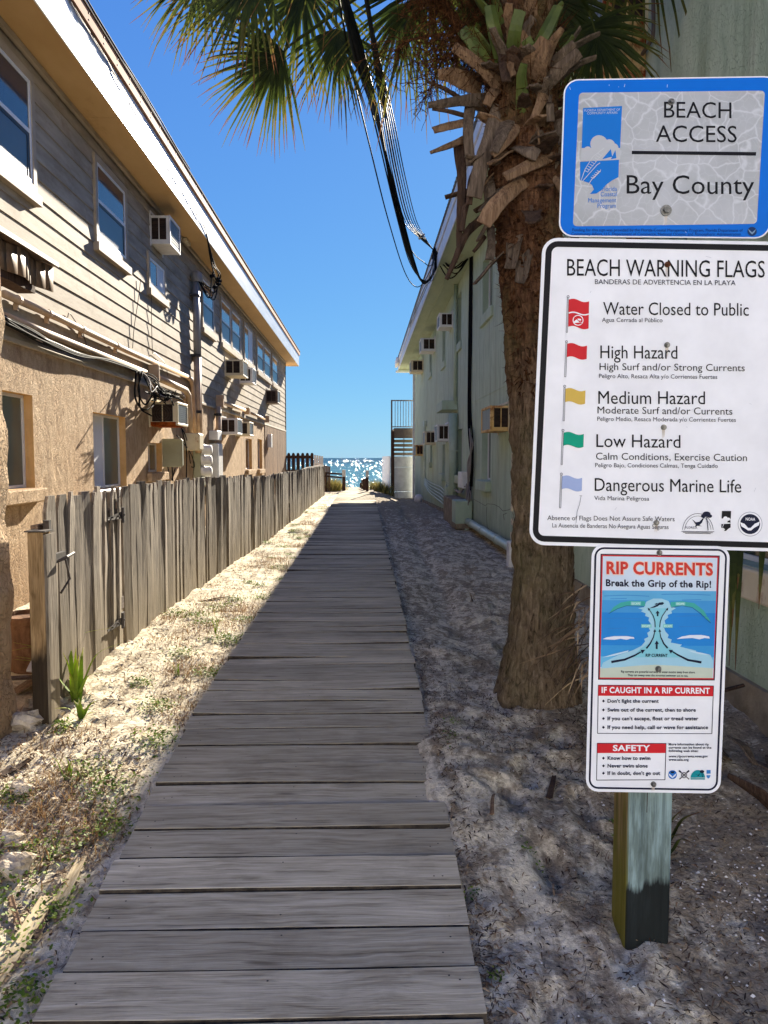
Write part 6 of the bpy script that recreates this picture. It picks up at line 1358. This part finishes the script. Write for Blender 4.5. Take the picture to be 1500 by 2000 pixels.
wc = [(-1.16,2.32,1.1),(-1.3,2.6,1.2),(-1.05,2.55,.9),(-1.2,2.85,1.1),(-1.42,2.75,1.1),(-1.1,3.25,1.2),(-1.25,3.4,1.0),(-1.02,3.0,.9),(-1.5,3.2,.8),(-1.0,2.15,.8),(-1.6,2.5,.9),(-1.3,2.1,.9),(-1.62,2.2,.8),(-1.15,4.2,1.0),(-1.0,4.8,1.0),(-1.35,4.6,.7),(-1.05,5.6,1.1),(-1.3,6.9,1.4),(-1.45,6.5,1.1),(-1.0,7.4,1.1),(-.98,6.3,.9),(-1.55,3.9,.7),(-1.02,3.7,1.1),(-1.25,5.2,.9)]+[(x, y, random.uniform(.6,1.2)) for x, y in on_left(26,5,24)]
leaves(wc, 'ground_weeds', 'low green weeds growing through the sand along the left edge of the boardwalk', 'weeds', 240, .06, (.004,.011), M['weed'])
leaves([(.40,3.55,.8),(.44,3.75,.7),(.36,2.55,.4),(.62,2.75,.5),(1.55,2.7,.7),(.39,2.2,.35),(1.4,2.2,.6),(1.0,2.95,.5)], 'ground_weeds', 'small dull green weeds in the shade beside the right edge of the boardwalk', 'weeds', 70, .045, (.003,.008), M['weed'])
# seedlings
def seedling(x, y, lab, n, H, name='palm_seedling', grp=None, mat='blade', W=.014, cat='plant'):
    t = thing(name, (x,y,g1(x,y)), lab, cat, grp)
    for i in range(n):
        a = random.random()*6.28; c = V((x+random.gauss(0,.012), y+random.gauss(0,.012), g1(x,y)-.01)); h = H*random.uniform(.5,1.05); le = random.uniform(.12,.75); d = V((math.cos(a)*le, math.sin(a)*le, 1)).normalized(); P = [c, c+d*h*.35, c+d*h*.7+V((0,0,-.02*h)), c+d*h+V((math.cos(a),math.sin(a),-.8))*h*le*.35]
        mb = MB(); P = spline(P, 4); m = len(P); nrm = V((math.cos(a+1.4),math.sin(a+1.4),.2)); mb.strap(P, [W*min(1,.35+3*k/m)*max(.06,1-(k/(m-1))**2.5) for k in range(m)], .0008, V((math.cos(a),math.sin(a),-.3)), random.random(), 0, True); mb.build('leaf', M[mat], t)
    return t
seedling(-1.63,4.28,'bright green palm seedling with long blades at the foot of the gate',12,.46,W=.028)
seedling(-1.50,4.02,'low bright green seedling next to the stones by the gate',6,.16,W=.03)
seedling(-1.18,4.75,'small upright grass plant in the sand beside the boardwalk, nearest of the two',5,.16,'grass_plant',W=.008)
seedling(-1.12,5.75,'small upright grass plant in the sand beside the boardwalk, farther of the two',5,.2,'grass_plant',W=.008)
seedling(-1.93,4.75,'thin green plant standing behind the gate post',6,.5,W=.018)
seedling(-1.32,3.35,'short yellow green grass plant among the weeds near the boardwalk edge',7,.15,'grass_plant',W=.008)
seedling(1.02,7.2,'sparse dark grass sprigs in the sand near the drain pipe',7,.2,'grass_plant',mat='litter',W=.007)
seedling(1.12,2.78,'low dark green plant behind the lowest sign near the post',10,.22,'ground_plant',mat='frond',W=.02)
# dune grass at the far end
def oats(x, y, n, H, W, lab):
    t = thing('dune_grass', (x,y,g1(x,y)), lab, 'grass clump'); mb = MB()
    for _ in range(n):
        bx_, by_ = x+random.gauss(0,W), y+random.gauss(0,W); a = random.random()*6.28; le = random.uniform(.1,.9); h = H*random.uniform(.5,1); c = V((bx_,by_,g1(bx_,by_)-.02)); d = V((math.cos(a)*le,math.sin(a)*le,1)).normalized(); u = V((1,0,0)) if abs(math.cos(a)) < .6 else V((.6,.8,0)); m_ = c+d*h*.6; e = c+d*h+V((math.cos(a),math.sin(a),-.4))*h*.2; mb.face([c-u*.006, c+u*.006, m_+u*.005, m_-u*.005], random.random()); mb.face([m_-u*.005, m_+u*.005, e], random.random())
    mb.build('blades', M['oats'], t)
oats(-1.25,28.9,420,.75,.16,'bushy tan dune grass below the wooden rails'); oats(-1.0,29.4,300,.6,.13,'darker dune grass clump against the left white topped post'); oats(.42,29.5,420,.6,.17,'rounded tan green dune grass right of the boardwalk end'); oats(.78,29.8,320,.6,.14,'dune grass clump beside the pale side fence')
# stones
def rock(px, py, s, lab, flat_=.7):
    p = onZ(px, py, float(zb(3.8))-.05); x, y = p.x, p.y; z = g1(x,y); nu, nv = 14, 9; mb = MB(); sd_ = random.random()*90; vs_ = []
    for i in range(nv+1):
        th = math.pi*i/nv
        for k in range(nu):
            ph = 2*math.pi*k/nu; d = V((math.sin(th)*math.cos(ph), math.sin(th)*math.sin(ph), math.cos(th))); n_ = float(vnoise(np.array(d.x*2.2+sd_), np.array(d.y*2.2+d.z*3+sd_), 3))-.5; n2 = float(vnoise(np.array(d.x*6+sd_), np.array(d.y*6+d.z*6), 4))-.5; r = s*(1+.8*n_+.3*n2); vs_.append((x+d.x*r, y+d.y*r*.9, z+s*.25+d.z*r*flat_))
    fs = [(i*nu+k, (i+1)*nu+k, (i+1)*nu+(k+1) % nu, i*nu+(k+1) % nu) for i in range(nv) for k in range(nu)]; mb.raw(vs_, fs); o = mb.build('rock', M['rock']); tag(o, lab, 'rock', 'limestone rocks by the gate post')
rock(72,1392,.075,'yellowish rock at the front foot of the gate post'); rock(100,1384,.062,'pale rough rock at the right foot of the gate post'); rock(135,1366,.085,'big grey pitted rock between the gate post and the seedling',.8); rock(48,1420,.085,'pale angular rock in front of the stucco pillar'); rock(112,1402,.04,'small pale stone in front of the rough rock by the gate post'); rock(46,1528,.05,'small beige stone half buried in the leaf litter'); rock(24,1600,.05,'large pale rock at the left edge in the litter'); rock(30,1640,.06,'flat grey rock at the left edge nearer the road')
def debris(pts, ws, lab, mat='boot_tan', th=.006, name='palm_stalk'):
    P = []
    for (x, y) in pts: p = onZ(x, y, float(zb(2.3))-.03); p.z = g1(p.x, p.y)+.012; P.append(p)
    P = spline(P, 4); m = len(P); mb = MB(); mb.strap(P, [ws[0]+(ws[1]-ws[0])*k/(m-1) for k in range(m)], th, (random.gauss(0,.2),random.gauss(0,.2),1), random.random()); o = mb.build(name, M[mat], bevel=.002); tag(o, lab, 'dead frond', 'dead palm stalks lying by the boardwalk'); return o
debris([(-40,1935),(30,1850),(95,1755)], (.06,.05), 'long pale curved palm stalk in the bottom left corner', 'pale_stalk', .012)
debris([(112,1772),(140,1730),(162,1690)], (.065,.035), 'short wide dry palm sheath next to the boardwalk edge', 'pale_stalk')
debris([(20,1755),(35,1800),(48,1835)], (.02,.012), 'thin broken palm stalk beside the long pale one')
debris([(75,1650),(110,1620),(140,1585)], (.035,.012), 'split grey palm sheath lying among the weeds',mat='boot_grey'); debris([(0,1560),(40,1545),(65,1535)], (.06,.03), 'brown curled palm sheath by the left edge of the photo',mat='boot_dark')
debris([(66,1830),(84,1800),(92,1760)], (.03,.012), 'narrow dark palm strip between the stalks',mat='boot_dark'); debris([(390,1212),(420,1207),(446,1203)], (.04,.03), 'grey stick lying on the sand farther up beside the boardwalk',mat='boot_grey'); debris([(105,1690),(140,1680),(166,1668)], (.02,.01), 'dark twig beside the boardwalk edge',mat='boot_dark')
debris([(960,1650),(962,1620),(968,1600)], (.018,.008), 'curled tan leaf strip on the shaded sand left of the sign post'); debris([(1072,1600),(1080,1570),(1084,1540)], (.03,.012), 'dark frond strip behind the sign post on the left',mat='boot_dark')
# heap of dead palm boots at the foot of the green wall, lower right
for i in range(16):
    x = random.uniform(1.55,1.98); y = random.uniform(2.9,3.7); z = g1(x,y)+random.uniform(.02,.2); a = random.uniform(0,6.28); d = V((math.cos(a),math.sin(a),random.gauss(0,.4))).normalized(); L = random.uniform(.15,.32); c = V((x,y,z)); mb = MB(); mb.strap([c-d*L/2, c+V((0,0,.02)), c+d*L/2], [.08,.07,.03], .01, (random.gauss(0,.4),random.gauss(0,.6),1), random.random()); o = mb.build('dead_leaf_base', M[random.choice(['boot_dark','boot_dark','boot_grey'])], bevel=.002); tag(o, 'dark dead palm leaf base heaped against the foot of the green wall', 'dead frond', 'heap of dead palm leaf bases')
# frond ends hanging in front of the ground floor window, far right
mb = MB()
for (x, y0_, y1_) in ((1430,1050,1225),(1418,1050,1190),(1482,1030,1190),(1440,1040,1150),(1424,1050,1300),(1436,1055,1308)):
    p, e = onY(x+10,y0_,3.3), onY(x,y1_,3.3); mb.strap(spline([p, (p+e)/2+V((.01,.02,0)), e], 5), [.03,.03,.028,.026,.024,.02,.016,.012,.008,.005,.002], .002, (.2,1,0), random.random(), 0, True)
top = onY(1440,1000,3.3); mb.tube([top+V((0,.1,.5)), top+V((0,.05,.2)), top], .01, 6, .4)
o = mb.build('hanging_frond', M['frond']); tag(o, 'narrow frond ends hanging in front of the ground floor window at the right edge', 'frond')

# ------------------------------------------------------------------ unseen building added behind the viewer to bounce sunlight onto the signs
hz = -13.0; ho = thing('added_house', (0,hz-4,-.8), 'pale two storey block added unseen across the road to bounce sunlight', 'added_house')
mb = MB(); wall_grid(mb, 0, 1, -21, 19, -1, 7.2, [(-17+4*i+1.2,-17+4*i+2.6,z,z+1.4) for i in range(8) for z in (.3,3.4)], .15)
mb.v = [(-y_, hz+x_, z_) for (x_,y_,z_) in mb.v]; mb.build('wall', [M['added_house'], M['added_house']], ho)
mb = MB(); mb.box(-19.6,21.6,hz-8,hz+.3,7.21,7.45); mb.hexa([(-19.6,hz-8,7.455),(21.6,hz-8,7.455),(21.6,hz+.3,7.455),(-19.6,hz+.3,7.455)],[(-19,hz-4.2,9.4),(21,hz-4.2,9.4),(21,hz-3.6,9.4),(-19,hz-3.6,9.4)]); mb.build('roof', M['roof_top'], ho)
for i in range(8):
    for z in (.3,3.4): mb = MB(); a_ = 17-4*i-2.6; mb.face([(a_+.03,hz-.10,z+.03),(a_+1.37,hz-.10,z+.03),(a_+1.37,hz-.10,z+1.37),(a_+.03,hz-.10,z+1.37)]); mb.build('window', M['glass'], ho)
